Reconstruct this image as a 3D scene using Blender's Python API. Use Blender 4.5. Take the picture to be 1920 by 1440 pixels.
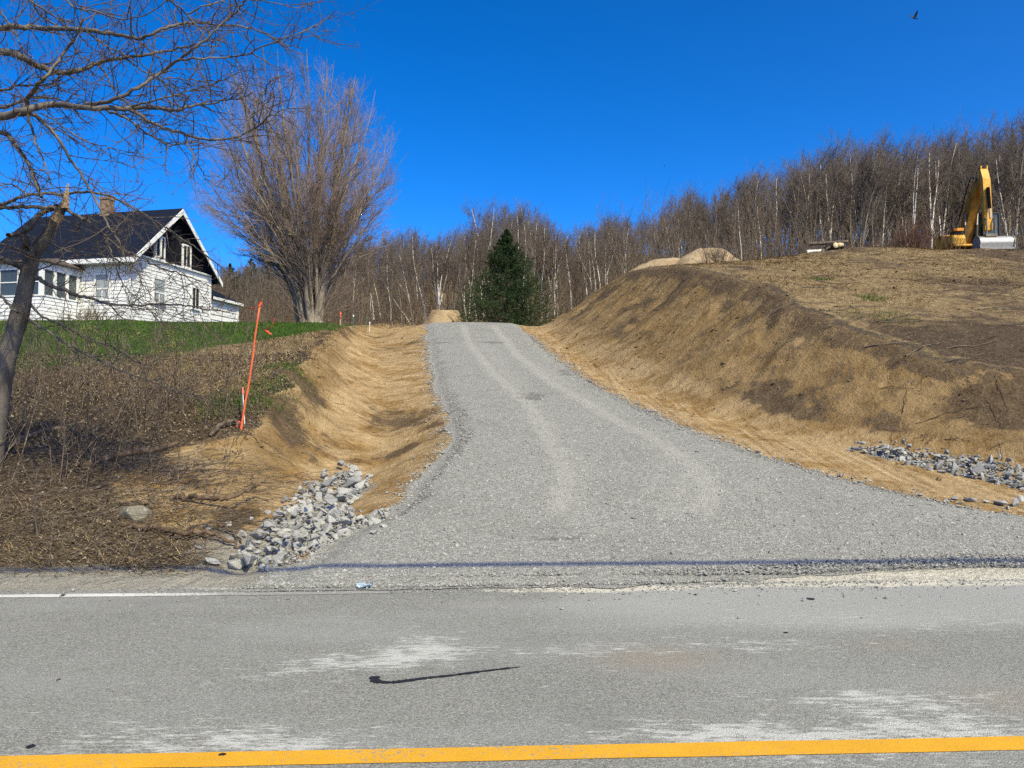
import bpy, bmesh, math, random
import numpy as np
from mathutils import Vector, Matrix, Quaternion

for _o in list(bpy.data.objects):
    bpy.data.objects.remove(_o, do_unlink=True)
SC = bpy.context.scene
COL = SC.collection
RNG = np.random.default_rng(7)
R = math.radians

# ------------------------------------------------------------------ camera, sky, sun
F, CX, CY, CAMH, HORIZON = 1442.0, 960.0, 720.0, 1.6, 775.0
PITCH = math.atan((HORIZON - CY) / F)
cam = bpy.data.cameras.new('camera')
cam.sensor_width = 36.0
cam.lens = F / 1920 * 36
cam.clip_start, cam.clip_end = 0.05, 3000
camo = bpy.data.objects.new('camera', cam)
COL.objects.link(camo)
camo.location = (0, 0, CAMH)
camo.rotation_euler = (math.pi / 2 + PITCH, 0, 0)
SC.camera = camo

SUN_EL, SUN_AZ = R(47), math.atan2(0.52, -0.85)      # azimuth measured from +Y towards +X
sun_dir = Vector((math.sin(SUN_AZ) * math.cos(SUN_EL), math.cos(SUN_AZ) * math.cos(SUN_EL), math.sin(SUN_EL)))
w = bpy.data.worlds.new('World')
SC.world = w
w.use_nodes = True
wt = w.node_tree
wt.nodes.clear()
sky = wt.nodes.new('ShaderNodeTexSky')
sky.sky_type = 'NISHITA'
sky.sun_disc = False
sky.sun_elevation = SUN_EL
sky.sun_rotation = SUN_AZ
sky.altitude = 300
sky.air_density = 0.6
sky.dust_density = 2.5
sky.ozone_density = 6.0
gm = wt.nodes.new('ShaderNodeGamma')
gm.inputs['Gamma'].default_value = 1.24
hs = wt.nodes.new('ShaderNodeHueSaturation')
hs.inputs['Saturation'].default_value = 1.215
bg = wt.nodes.new('ShaderNodeBackground')
bg.inputs['Strength'].default_value = 0.113
wo = wt.nodes.new('ShaderNodeOutputWorld')
wt.links.new(sky.outputs[0], gm.inputs['Color'])
wt.links.new(gm.outputs[0], hs.inputs['Color'])
wt.links.new(hs.outputs[0], bg.inputs['Color'])
wt.links.new(bg.outputs[0], wo.inputs['Surface'])
sl = bpy.data.lights.new('sun', 'SUN')
sl.energy = 3.26
sl.angle = R(0.53)
sl.color = (1.0, 0.90, 0.52)
so = bpy.data.objects.new('sun', sl)
COL.objects.link(so)
so.rotation_euler = (-sun_dir).to_track_quat('-Z', 'Y').to_euler()
so.location = (20, -20, 40)
SC.view_settings.view_transform = 'Standard'
SC.view_settings.look = 'None'
SC.view_settings.exposure = 0.95
SC.view_settings.gamma = 1.0
SC.cycles.use_denoising = False
SC.cycles.sample_clamp_indirect = 4.0
SC.cycles.max_bounces = 6
SC.cycles.diffuse_bounces = 3

# ------------------------------------------------------------------ small helpers
_c, _s = math.cos(PITCH), math.sin(PITCH)
def W(px, py, Y):
    """world point seen at photo pixel (px, py) when it stands Y metres ahead"""
    u = (px - CX) / F; v = (CY - py) / F
    d = _c - v * _s
    return np.array((Y * u / d, Y, CAMH + Y * (_s + v * _c) / d))

def tag(o, label=None, cat=None, group=None, kind=None):
    if label: o['label'] = label
    if cat: o['category'] = cat
    if group: o['group'] = group
    if kind: o['kind'] = kind
    return o

def empty(name, loc, rz=0.0):
    o = bpy.data.objects.new(name, None)
    o.empty_display_size = 0.2
    COL.objects.link(o)
    o.location = loc
    o.rotation_euler = (0, 0, rz)
    return o

def copy_tree(root):
    r = root.copy(); COL.objects.link(r)
    for ch in root.children:
        c = ch.copy(); COL.objects.link(c); c.parent = r
        for g in ch.children:
            d = g.copy(); COL.objects.link(d); d.parent = c
    return r

class MB:
    """collects vertices, triangles and quads for ONE mesh"""
    def __init__(s):
        s.V = []; s.T = []; s.Q = []; s.n = 0
    def add(s, V, Q=None, T=None):
        V = np.asarray(V, float).reshape(-1, 3)
        if Q is not None and len(Q): s.Q.append(np.asarray(Q, int).reshape(-1, 4) + s.n)
        if T is not None and len(T): s.T.append(np.asarray(T, int).reshape(-1, 3) + s.n)
        s.V.append(V); s.n += len(V)
    def box(s, c, size, rot=None):
        h = np.array(size) / 2
        v = np.array([(x, y, z) for x in (-1, 1) for y in (-1, 1) for z in (-1, 1)], float) * h
        if rot is not None: v = v @ np.array(rot.to_3x3()).T
        s.add(v + np.array(c), [(0, 1, 3, 2), (4, 6, 7, 5), (0, 4, 5, 1), (2, 3, 7, 6), (0, 2, 6, 4), (1, 5, 7, 3)])
    def span(s, a, b):
        a = np.array(a, float); b = np.array(b, float)
        s.box((a + b) / 2, np.abs(b - a))
    def prism(s, poly, x0, x1, axis='x'):
        """polygon of (y, z) pairs extruded along x (or along y for axis='y')"""
        n = len(poly); V = []
        for x in (x0, x1):
            for a, b in poly:
                V.append((x, a, b) if axis == 'x' else (a, x, b))
        s.V.append(np.array(V, float)); base = s.n; s.n += 2 * n
        s.Q.append(np.array([(i, (i + 1) % n, n + (i + 1) % n, n + i) for i in range(n)]) + base)
        tr = []
        cen = np.mean(np.array(poly), axis=0)
        for k, x in enumerate((x0, x1)):
            s.V.append(np.array([(x, cen[0], cen[1]) if axis == 'x' else (cen[0], x, cen[1])])); ci = s.n; s.n += 1
            for i in range(n): tr.append((base + k * n + i, base + k * n + (i + 1) % n, ci))
        s.T.append(np.array(tr))
    def tubes(s, P, Rr, sides=4, cap=False):
        P = np.asarray(P, float); Rr = np.asarray(Rr, float)
        if P.ndim == 2: P = P[None]; Rr = Rr[None]
        M, n, _ = P.shape
        t = np.gradient(P, axis=1)
        t /= np.linalg.norm(t, axis=2, keepdims=True) + 1e-9
        mean = P[:, -1] - P[:, 0]
        ref = np.where(np.abs(mean[:, 2:3]) > 0.8 * np.linalg.norm(mean, axis=1, keepdims=True), np.array([[1.0, 0.13, 0]]), np.array([[0.1, 0, 1.0]]))
        a = np.cross(t, ref[:, None, :]); a /= np.linalg.norm(a, axis=2, keepdims=True) + 1e-9
        b = np.cross(t, a)
        ang = np.linspace(0, 2 * np.pi, sides, endpoint=False)
        ring = P[:, :, None, :] + Rr[:, :, None, None] * (np.cos(ang)[None, None, :, None] * a[:, :, None, :] + np.sin(ang)[None, None, :, None] * b[:, :, None, :])
        V = ring.reshape(-1, 3)
        k = np.arange(sides); k2 = (k + 1) % sides
        base = (np.arange(M)[:, None, None] * n + np.arange(n - 1)[None, :, None]) * sides
        q = np.stack([base + k, base + k2, base + sides + k2, base + sides + k], axis=-1).reshape(-1, 4)
        T = None
        if cap:
            T = []
            for m in range(M):
                for e in (0, n - 1):
                    o = (m * n + e) * sides
                    for i in range(1, sides - 1): T.append((o, o + i, o + i + 1))
        s.add(V, q, T)
    def build(s, name, mat, parent=None, smooth=True, attrs=None):
        V = np.concatenate(s.V) if s.V else np.zeros((0, 3))
        Q = np.concatenate(s.Q) if s.Q else np.zeros((0, 4), int)
        T = np.concatenate(s.T) if s.T else np.zeros((0, 3), int)
        me = bpy.data.meshes.new(name)
        me.vertices.add(len(V)); me.vertices.foreach_set('co', V.astype(np.float32).ravel())
        loops = np.concatenate([Q.ravel(), T.ravel()]).astype(np.int32)
        me.loops.add(len(loops)); me.loops.foreach_set('vertex_index', loops)
        st = np.concatenate([np.arange(len(Q)) * 4, len(Q) * 4 + np.arange(len(T)) * 3]).astype(np.int32)
        me.polygons.add(len(st)); me.polygons.foreach_set('loop_start', st)
        me.polygons.foreach_set('use_smooth', np.full(len(st), smooth, dtype=bool))
        me.update(calc_edges=True)
        me.validate()
        for an, av in (attrs or {}).items():
            av = np.asarray(av, np.float32)
            if av.ndim == 1:
                at = me.attributes.new(an, 'FLOAT', 'POINT'); at.data.foreach_set('value', av)
            else:
                at = me.attributes.new(an, 'FLOAT_VECTOR', 'POINT'); at.data.foreach_set('vector', av.ravel())
        if mat: me.materials.append(mat)
        o = bpy.data.objects.new(name, me)
        COL.objects.link(o)
        if parent: o.parent = parent
        return o

def bevel(o, wdt=0.02, seg=2):
    m = o.modifiers.new('bevel', 'BEVEL'); m.width = wdt; m.segments = seg; m.limit_method = 'ANGLE'; m.angle_limit = R(40)
    return o

# value noise on numpy arrays
def _h(ix, iy, seed):
    n = (ix.astype(np.int64) * 374761393 + iy.astype(np.int64) * 668265263 + seed * 974711) & 0x7fffffff
    n = ((n ^ (n >> 13)) * 1274126177) & 0x7fffffff
    return ((n ^ (n >> 16)) & 0xffff) / 65535.0
def vnoise(x, y, seed=0):
    x = np.asarray(x, float); y = np.asarray(y, float)
    ix = np.floor(x); iy = np.floor(y); fx = x - ix; fy = y - iy
    fx = fx * fx * (3 - 2 * fx); fy = fy * fy * (3 - 2 * fy)
    a = _h(ix, iy, seed); b = _h(ix + 1, iy, seed); c = _h(ix, iy + 1, seed); d = _h(ix + 1, iy + 1, seed)
    return (a + (b - a) * fx) * (1 - fy) + (c + (d - c) * fx) * fy
def fbm(x, y, oct=4, seed=0):
    v = 0; a = 0.5; t = 0
    for i in range(oct):
        v = v + a * vnoise(np.asarray(x) * 2 ** i, np.asarray(y) * 2 ** i, seed + i * 17); t += a; a *= 0.55
    return v / t - 0.5
def sstep(a, b, x):
    t = np.clip((np.asarray(x, float) - a) / (b - a), 0, 1)
    return t * t * (3 - 2 * t)

# ------------------------------------------------------------------ materials
class NT:
    def __init__(s, name, rough=0.9, spec=0.2):
        s.m = bpy.data.materials.new(name); s.m.use_nodes = True
        s.t = s.m.node_tree; s.b = s.t.nodes['Principled BSDF']
        s.b.inputs['Roughness'].default_value = rough
        s.b.inputs['Specular IOR Level'].default_value = spec
    def n(s, typ, **kw):
        k = s.t.nodes.new('ShaderNode' + typ)
        for a, v in kw.items(): setattr(k, a, v)
        return k
    def set(s, sock, v):
        if isinstance(v, bpy.types.NodeSocket): s.t.links.new(v, sock)
        elif v is not None:
            try: sock.default_value = v
            except Exception: sock.default_value = (*v, 1) if len(v) == 3 else v
    def pos(s): return s.n('NewGeometry').outputs['Position']
    def obj(s): return s.n('TexCoord').outputs['Object']
    def attr(s, name, out='Fac'):
        return s.n('Attribute', attribute_name=name).outputs[out]
    def mapping(s, vec, scale=(1, 1, 1), rot=(0, 0, 0)):
        k = s.n('Mapping'); s.set(k.inputs['Vector'], vec)
        k.inputs['Scale'].default_value = scale; k.inputs['Rotation'].default_value = rot
        return k.outputs[0]
    def noise(s, vec, scale, detail=4, rough=0.6, dist=0.0):
        k = s.n('TexNoise'); s.set(k.inputs['Vector'], vec)
        k.inputs['Scale'].default_value = scale; k.inputs['Detail'].default_value = detail
        k.inputs['Roughness'].default_value = rough; k.inputs['Distortion'].default_value = dist
        return k.outputs['Fac']
    def voro(s, vec, scale, feature='F1', out='Distance', rnd=1.0):
        k = s.n('TexVoronoi', feature=feature); s.set(k.inputs['Vector'], vec)
        k.inputs['Scale'].default_value = scale; k.inputs['Randomness'].default_value = rnd
        return k.outputs[out]
    def math(s, op, a, b=None, clamp=False):
        k = s.n('Math', operation=op, use_clamp=clamp); s.set(k.inputs[0], a)
        if b is not None: s.set(k.inputs[1], b)
        return k.outputs[0]
    def ramp(s, fac, stops, interp='LINEAR'):
        k = s.n('ValToRGB'); s.set(k.inputs[0], fac); e = k.color_ramp.elements
        k.color_ramp.interpolation = interp
        while len(e) < len(stops): e.new(0.5)
        for el, (p, c) in zip(e, stops):
            el.position = p; el.color = (c, c, c, 1) if not hasattr(c, '__len__') else (*c, 1)
        return k.outputs[0]
    def step(s, fac, a, b):
        k = s.n('MapRange', interpolation_type='SMOOTHSTEP'); s.set(k.inputs[0], fac)
        k.inputs[1].default_value = a; k.inputs[2].default_value = b
        return k.outputs[0]
    def mix(s, f, a, b, blend='MIX'):
        k = s.n('Mix', data_type='RGBA', blend_type=blend)
        s.set(k.inputs[0], f); s.set(k.inputs[6], a); s.set(k.inputs[7], b)
        return k.outputs[2]
    def bump(s, h, strength=0.5, dist=0.05, normal=None):
        k = s.n('Bump'); s.set(k.inputs['Height'], h)
        k.inputs['Strength'].default_value = strength; k.inputs['Distance'].default_value = dist
        if normal is not None: s.set(k.inputs['Normal'], normal)
        return k.outputs[0]
    def out(s, col, normal=None, rough=None, k=0.72):
        col = s.mix(1.0, col, (k, k, k), 'MULTIPLY')
        s.set(s.b.inputs['Base Color'], col)
        if normal is not None: s.set(s.b.inputs['Normal'], normal)
        if rough is not None: s.set(s.b.inputs['Roughness'], rough)
        return s.m

def plain(name, col, rough=0.7, var=0.25, scale=6.0, spec=0.3, bump=0.0, metal=0.0):
    t = NT(name, rough, spec)
    p = t.obj()
    f = t.noise(p, scale, 5)
    c = t.ramp(f, [(0.3, tuple(x * (1 - var) for x in col)), (0.7, tuple(min(1, x * (1 + var)) for x in col))])
    t.b.inputs['Metallic'].default_value = metal
    return t.out(c, t.bump(t.noise(p, scale * 4, 4), bump, 0.02) if bump else None)

def bark(name, lo, hi, scale=7.0, rand=0.25):
    t = NT(name, 0.9, 0.15)
    p = t.mapping(t.obj(), (1, 1, 0.3))
    f = t.noise(p, scale, 5, 0.65)
    c = t.ramp(f, [(0.32, lo), (0.66, hi)])
    oi = t.n('ObjectInfo').outputs['Random']
    c = t.mix(t.math('MULTIPLY', oi, rand), c, tuple(x * 0.45 for x in hi))
    return t.out(c, t.bump(f, 0.6, 0.02))

def twigmat(name, a, b):
    t = NT(name, 0.85, 0.15)
    oi = t.n('ObjectInfo').outputs['Random']
    f = t.noise(t.obj(), 3.0, 2)
    c = t.mix(t.math('MULTIPLY_ADD', oi, 0.5) if False else f, a, b)
    c = t.mix(t.math('MULTIPLY', oi, 0.45), c, tuple(x * 0.55 for x in a))
    return t.out(c)

M = {}
M['bark_grey'] = bark('grey_bark', (0.07, 0.06, 0.052), (0.22, 0.195, 0.168))
M['bark_brown'] = bark('brown_bark', (0.07, 0.053, 0.04), (0.22, 0.175, 0.135), 9)
M['bark_maple'] = bark('maple_bark', (0.13, 0.105, 0.085), (0.36, 0.30, 0.235), 4.0, 0.0)
M['bark_wood'] = bark('wood_bark', (0.13, 0.105, 0.083), (0.34, 0.29, 0.235), 5.0, 0.8)
def birchbark():
    t = NT('birch_bark', 0.7, 0.25)
    p = t.obj()
    band = t.noise(t.mapping(p, (0.6, 0.6, 5.0)), 6, 3, 0.7)
    c = t.ramp(band, [(0.30, (0.10, 0.085, 0.07)), (0.38, (0.70, 0.66, 0.58)), (0.7, (0.92, 0.89, 0.82))])
    return t.out(c)
M['birch'] = birchbark()
M['twig_maple'] = twigmat('maple_twigs', (0.30, 0.215, 0.175), (0.43, 0.335, 0.28))
M['twig_wood'] = twigmat('wood_twigs', (0.13, 0.105, 0.087), (0.215, 0.178, 0.148))
M['twig_birch'] = twigmat('birch_twigs', (0.16, 0.122, 0.10), (0.24, 0.19, 0.155))
M['twig_near'] = twigmat('near_twigs', (0.11, 0.085, 0.065), (0.22, 0.175, 0.135))
M['bud'] = plain('red_buds', (0.13, 0.03, 0.025), 0.8, 0.5, 3)
M['budgreen'] = plain('young_leaf_buds', (0.30, 0.27, 0.07), 0.8, 0.4, 3)

def groundmat():
    t = NT('bare_soil_and_grass', 0.97, 0.08)
    P = t.pos()
    n0 = t.noise(P, 0.35, 4); n1 = t.noise(P, 1.3, 5); n2 = t.noise(P, 5.0, 5, 0.65); n3 = t.noise(P, 22, 4, 0.7); nf = t.noise(P, 90, 3, 0.7)
    flow = t.attr('flow', 'Vector')
    st = t.noise(t.mapping(flow, (0.7, 1.9, 1)), 1.7, 7, 0.72, 0.5)
    strut = t.noise(t.mapping(flow, (5.0, 0.30, 1), (0, 0, -0.42)), 1.5, 6, 0.68, 0.2)
    kmix = t.n('Mix', data_type='FLOAT'); t.set(kmix.inputs[0], t.attr('rut')); t.set(kmix.inputs[2], st); t.set(kmix.inputs[3], strut)
    st = kmix.outputs[0]
    sandf = t.math('ADD', t.math('MULTIPLY', st, 0.55), t.math('ADD', t.math('MULTIPLY', n2, 0.25), t.math('MULTIPLY', n3, 0.2)))
    sand = t.ramp(sandf, [(0.36, (0.15, 0.094, 0.047)), (0.45, (0.36, 0.245, 0.128)), (0.55, (0.48, 0.348, 0.192)), (0.66, (0.60, 0.46, 0.285))])
    ochre = t.ramp(sandf, [(0.36, (0.11, 0.063, 0.026)), (0.48, (0.30, 0.185, 0.075)), (0.62, (0.45, 0.305, 0.14))])
    sand = t.mix(t.step(n1, 0.45, 0.62), sand, ochre)
    soil = t.ramp(t.math('ADD', t.math('MULTIPLY', n3, 0.6), t.math('MULTIPLY', n2, 0.4)), [(0.34, (0.035, 0.024, 0.017)), (0.52, (0.10, 0.071, 0.048)), (0.68, (0.19, 0.145, 0.10))])
    lf = t.math('ADD', t.math('MULTIPLY', nf, 0.6), t.math('MULTIPLY', n3, 0.4))
    litter = t.ramp(lf, [(0.36, (0.022, 0.016, 0.012)), (0.5, (0.085, 0.063, 0.044)), (0.6, (0.20, 0.16, 0.115)), (0.7, (0.44, 0.385, 0.30))])
    dry = t.ramp(t.math('ADD', t.math('MULTIPLY', n2, 0.45), t.math('MULTIPLY', lf, 0.55)), [(0.38, (0.09, 0.06, 0.032)), (0.5, (0.25, 0.178, 0.096)), (0.62, (0.42, 0.32, 0.185))])
    lawn = t.ramp(t.math('ADD', t.math('MULTIPLY', n1, 0.5), t.math('MULTIPLY', n3, 0.5)), [(0.36, (0.02, 0.042, 0.008)), (0.5, (0.042, 0.088, 0.014)), (0.66, (0.085, 0.135, 0.03))])
    forest = t.ramp(lf, [(0.36, (0.05, 0.036, 0.025)), (0.55, (0.15, 0.108, 0.07)), (0.68, (0.26, 0.195, 0.13))])
    edge = t.math('ADD', t.math('MULTIPLY', t.math('SUBTRACT', n2, 0.5), 0.55), t.math('MULTIPLY', t.math('SUBTRACT', n1, 0.5), 0.7))
    edges = t.math('ADD', edge, t.math('MULTIPLY', t.math('SUBTRACT', st, 0.5), 0.9))
    def mk(a, e, w0=0.36, w1=0.64): return t.step(t.math('ADD', t.attr(a), e), w0, w1)
    c = litter
    c = t.mix(mk('dry', edge), c, dry)
    c = t.mix(mk('soil', edges), c, soil)
    c = t.mix(mk('lawn', edge), c, lawn)
    c = t.mix(mk('forest', edge), c, forest)
    c = t.mix(mk('sand', edges, 0.42, 0.58), c, sand)
    brown = t.ramp(sandf, [(0.36, (0.075, 0.044, 0.018)), (0.47, (0.19, 0.122, 0.055)), (0.57, (0.30, 0.205, 0.10)), (0.68, (0.42, 0.31, 0.175))])
    c = t.mix(t.math('MULTIPLY', mk('brown', edges, 0.3, 0.7), 0.9), c, brown)
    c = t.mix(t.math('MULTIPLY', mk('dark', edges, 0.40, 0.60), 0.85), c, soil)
    dust = t.ramp(t.noise(P, 60, 3, 0.8), [(0.35, (0.22, 0.20, 0.17)), (0.65, (0.42, 0.40, 0.35))])
    dust = t.mix(t.attr('cream'), dust, t.ramp(n3, [(0.35, (0.44, 0.41, 0.34)), (0.6, (0.66, 0.62, 0.53))]))
    c = t.mix(mk('dust', edge, 0.35, 0.65), c, dust)
    clod = t.math('MULTIPLY', t.math('SUBTRACT', 0.55, t.voro(P, 7.0)), t.step(n2, 0.45, 0.62))
    h = t.math('ADD', t.math('MULTIPLY', st, 0.45), t.math('ADD', t.math('MULTIPLY', n2, 1.2), t.math('ADD', t.math('MULTIPLY', n3, 0.6), t.math('ADD', t.math('MULTIPLY', nf, 0.16), t.math('MULTIPLY', clod, 0.5)))))
    return t.out(c, t.bump(h, 0.75, 0.11))

def gravelmat():
    t = NT('crushed_gravel', 0.9, 0.2)
    P = t.pos()
    k = t.n('TexVoronoi'); t.set(k.inputs['Vector'], P); k.inputs['Scale'].default_value = 48
    rnd = t.n('SeparateColor'); t.set(rnd.inputs[0], k.outputs['Color'])
    k2 = t.n('TexVoronoi'); t.set(k2.inputs['Vector'], P); k2.inputs['Scale'].default_value = 110
    rnd2 = t.n('SeparateColor'); t.set(rnd2.inputs[0], k2.outputs['Color'])
    f = t.math('ADD', t.math('MULTIPLY', rnd.outputs[0], 0.5), t.math('MULTIPLY', rnd2.outputs[0], 0.5))
    c = t.ramp(f, [(0.12, (0.15, 0.148, 0.138)), (0.45, (0.272, 0.268, 0.25)), (0.75, (0.37, 0.366, 0.343)), (0.97, (0.56, 0.55, 0.515))])
    n1 = t.noise(P, 0.7, 5); n2 = t.noise(t.mapping(P, (0.35, 2.6, 1), (0, 0, 0.1)), 3, 5, 0.7)
    c = t.mix(t.math('MULTIPLY', t.step(n2, 0.56, 0.68), t.math('MULTIPLY', t.attr('wash'), 0.5)), c, (0.13, 0.125, 0.12))
    c = t.mix(t.math('MULTIPLY', t.step(n1, 0.48, 0.7), 0.35), c, (0.20, 0.195, 0.18))
    c = t.mix(t.math('MULTIPLY', t.step(t.math('ADD', t.attr('track'), t.math('MULTIPLY', t.math('SUBTRACT', t.noise(P, 3.5, 6, 0.75), 0.5), 1.7)), 0.32, 1.05), 0.46), c, (0.44, 0.425, 0.39))
    c = t.mix(t.math('MULTIPLY', t.step(t.math('ADD', t.attr('damp'), t.math('MULTIPLY', t.math('SUBTRACT', t.noise(P, 5, 4), 0.5), 1.2)), 0.4, 0.75), 0.55), c, (0.09, 0.085, 0.08))
    h = t.math('ADD', t.math('MULTIPLY', k.outputs['Distance'], -1.0), t.math('ADD', t.math('MULTIPLY', k2.outputs['Distance'], -0.5), t.math('MULTIPLY', t.noise(P, 9, 5), 0.5)))
    return t.out(c, t.bump(h, 0.7, 0.02))

def roadmat():
    t = NT('weathered_asphalt', 0.85, 0.25)
    P = t.pos()
    k = t.n('TexVoronoi'); t.set(k.inputs['Vector'], P); k.inputs['Scale'].default_value = 120
    r = t.n('SeparateColor'); t.set(r.inputs[0], k.outputs['Color'])
    nf = t.noise(P, 55, 4, 0.7); n1 = t.noise(t.mapping(P, (0.35, 1, 1)), 1.2, 5, 0.6); n0 = t.noise(P, 0.35, 4)
    f = t.math('ADD', t.math('MULTIPLY', r.outputs[0], 0.5), t.math('MULTIPLY', nf, 0.5))
    c = t.ramp(f, [(0.2, (0.13, 0.13, 0.12)), (0.5, (0.245, 0.243, 0.226)), (0.72, (0.33, 0.327, 0.304)), (0.9, (0.50, 0.494, 0.462))])
    c = t.mix(t.math('MULTIPLY', t.step(n1, 0.4, 0.7), 0.4), c, (0.33, 0.33, 0.318))
    c = t.mix(t.math('MULTIPLY', t.step(n0, 0.52, 0.68), 0.3), c, (0.14, 0.14, 0.135))
    # tan stains carried out of the drive, whitish stone dust scuffed along the lane
    c = t.mix(t.math('MULTIPLY', t.step(t.math('ADD', t.attr('tan'), t.math('MULTIPLY', t.math('SUBTRACT', nf, 0.5), 0.7)), 0.25, 0.9), 0.5), c, (0.30, 0.245, 0.18))
    fine = t.noise(t.mapping(P, (0.25, 1.3, 1), (0, 0, 0.12)), 26, 4, 0.8)
    sc2 = t.noise(t.mapping(P, (0.45, 1.0, 1), (0, 0, -0.2)), 7, 6, 0.8)
    dm = t.math('ADD', t.attr('dust'), t.math('ADD', t.math('MULTIPLY', t.math('SUBTRACT', fine, 0.5), 2.6), t.math('MULTIPLY', t.math('SUBTRACT', sc2, 0.5), 2.0)))
    c = t.mix(t.math('MULTIPLY', t.step(dm, 0.5, 1.05), 0.75), c, (0.60, 0.60, 0.58))
    c = t.mix(t.math('MULTIPLY', t.step(t.math('ADD', t.attr('pale'), t.math('MULTIPLY', t.math('SUBTRACT', n1, 0.5), 0.6)), 0.2, 0.9), 0.55), c, (0.42, 0.42, 0.41))
    c = t.mix(t.step(t.math('ADD', t.attr('silt'), t.math('MULTIPLY', t.math('SUBTRACT', sc2, 0.5), 1.6)), 0.4, 0.8), c, (0.62, 0.58, 0.49))
    h = t.math('ADD', t.math('MULTIPLY', k.outputs['Distance'], -0.8), nf)
    return t.out(c, t.bump(h, 0.5, 0.012))

def paintmat(name, col, wearhi, fade=None):
    t = NT(name, 0.7, 0.3)
    P = t.pos()
    n = t.noise(P, 45, 5, 0.75); n2 = t.noise(t.mapping(P, (0.4, 1, 1)), 2.5, 4)
    c = t.ramp(t.noise(P, 3, 4), [(0.3, tuple(x * 0.85 for x in col)), (0.7, col)])
    wear = t.step(t.math('ADD', n, t.math('MULTIPLY', n2, 0.5)), wearhi, wearhi + 0.1)
    if fade:
        sx = t.n('SeparateXYZ'); t.set(sx.inputs[0], P)
        fx = t.step(sx.outputs[0], fade[0], fade[1])
        wear = t.step(t.math('ADD', t.math('ADD', n, t.math('MULTIPLY', n2, 0.5)), t.math('MULTIPLY', fx, 0.5)), wearhi, wearhi + 0.1)
    c = t.mix(t.math('MULTIPLY', wear, 0.9), c, (0.27, 0.265, 0.25))
    return t.out(c, t.bump(n, 0.4, 0.01))

def stonemat(name, lo, mid, hi):
    t = NT(name, 0.85, 0.25)
    oi = t.n('ObjectInfo').outputs['Random']
    p = t.obj()
    f = t.noise(p, 9, 5, 0.65)
    base = t.ramp(oi, [(0.0, lo), (0.5, mid), (1.0, hi)])
    c = t.mix(t.math('MULTIPLY', t.step(f, 0.42, 0.68), 0.55), base, tuple(x * 0.55 for x in mid))
    c = t.mix(t.math('MULTIPLY', t.step(t.noise(t.mapping(p, (1, 2.6, 1), (0.4, 0.7, 0)), 6, 3), 0.56, 0.64), 0.4), c, (0.55, 0.54, 0.51))
    return t.out(c, t.bump(f, 0.5, 0.03))
M['ground'] = groundmat()
M['gravel'] = gravelmat()
M['road'] = roadmat()
M['yellow'] = paintmat('yellow_paint', (0.78, 0.40, 0.02), 0.83)
M['whiteline'] = paintmat('white_paint', (0.72, 0.71, 0.68), 0.86, (-4.2, -.6))
M['stone'] = stonemat('pale_quarry_stone', (0.27, 0.272, 0.278), (0.385, 0.38, 0.365), (0.51, 0.495, 0.46))
M['rubble'] = stonemat('small_rubble', (0.20, 0.20, 0.205), (0.27, 0.268, 0.26), (0.33, 0.325, 0.31))
M['tar'] = plain('tar', (0.018, 0.018, 0.019), 0.6, 0.3, 20)
def fleck(name, stops, scale=1.7):
    t = NT(name, 0.9, 0.12)
    return t.out(t.ramp(t.noise(t.pos(), scale * 9, 2, 0.8), stops))
M['pebble'] = fleck('loose_gravel', [(0.28, (0.15, 0.148, 0.14)), (0.5, (0.28, 0.277, 0.262)), (0.72, (0.50, 0.49, 0.465))], 3)
M['litter'] = fleck('dead_leaves', [(0.3, (0.07, 0.05, 0.034)), (0.5, (0.19, 0.145, 0.10)), (0.66, (0.42, 0.36, 0.28)), (0.76, (0.66, 0.60, 0.50))], 3)
M['drygrass'] = fleck('dry_grass', [(0.3, (0.13, 0.088, 0.046)), (0.5, (0.32, 0.235, 0.125)), (0.7, (0.56, 0.45, 0.27))])
M['stalk'] = fleck('dry_stalks', [(0.3, (0.055, 0.04, 0.03)), (0.5, (0.135, 0.10, 0.076)), (0.7, (0.32, 0.265, 0.205))])
M['grass'] = fleck('green_grass', [(0.3, (0.03, 0.065, 0.011)), (0.5, (0.06, 0.118, 0.02)), (0.7, (0.105, 0.16, 0.035))], 0.5)
M['chips'] = fleck('soil_bits', [(0.3, (0.07, 0.046, 0.026)), (0.5, (0.20, 0.135, 0.075)), (0.66, (0.28, 0.20, 0.115)), (0.75, (0.52, 0.45, 0.34))])

# ------------------------------------------------------------------ terrain: feature lines lofted along v = Y - 0.045 X
SK = 0.045
def feat(px_list, extra):
    rows = []
    for a in px_list:
        p = W(*a); rows.append((p[1] - SK * p[0], p[0], p[2]))
    rows += extra
    rows.sort()
    return np.array(rows)
vt = np.geomspace(6.3, 430, 1100)
def tab(rows):
    x = np.interp(vt, rows[:, 0], rows[:, 1]); z = np.interp(vt, rows[:, 0], rows[:, 2])
    k = np.ones(13) / 13
    def sm(a):
        b = np.concatenate([np.full(12, a[0]), a, np.full(12, a[-1])])
        b = np.convolve(np.convolve(b, k, 'same'), k, 'same')
        return b[12:-12]
    return sm(x), sm(z)
hl = np.array([(6.3, -.10), (7.0, -.035), (7.35, .0), (8, .13), (9, .45), (10.5, .82), (12, 1.16), (14, 1.75), (17.5, 2.63), (22, 3.65), (27, 4.74), (31, 5.16), (33.5, 5.38), (45, 6.5), (60, 8.5), (75, 10.9), (100, 16.5), (150, 27.5), (250, 45), (430, 66)])
hr = np.array([(6.3, -.10), (7.0, -.035), (7.6, .0), (8.5, .9), (11, 1.8), (13.4, 2.42), (20, 4.35), (25, 5.8), (30, 7.3), (39.5, 10.4), (40.8, 10.5), (42.3, 9.75), (45, 9.8), (52, 11.2), (65, 14), (100, 21.5), (150, 33), (250, 53), (430, 76)])
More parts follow.
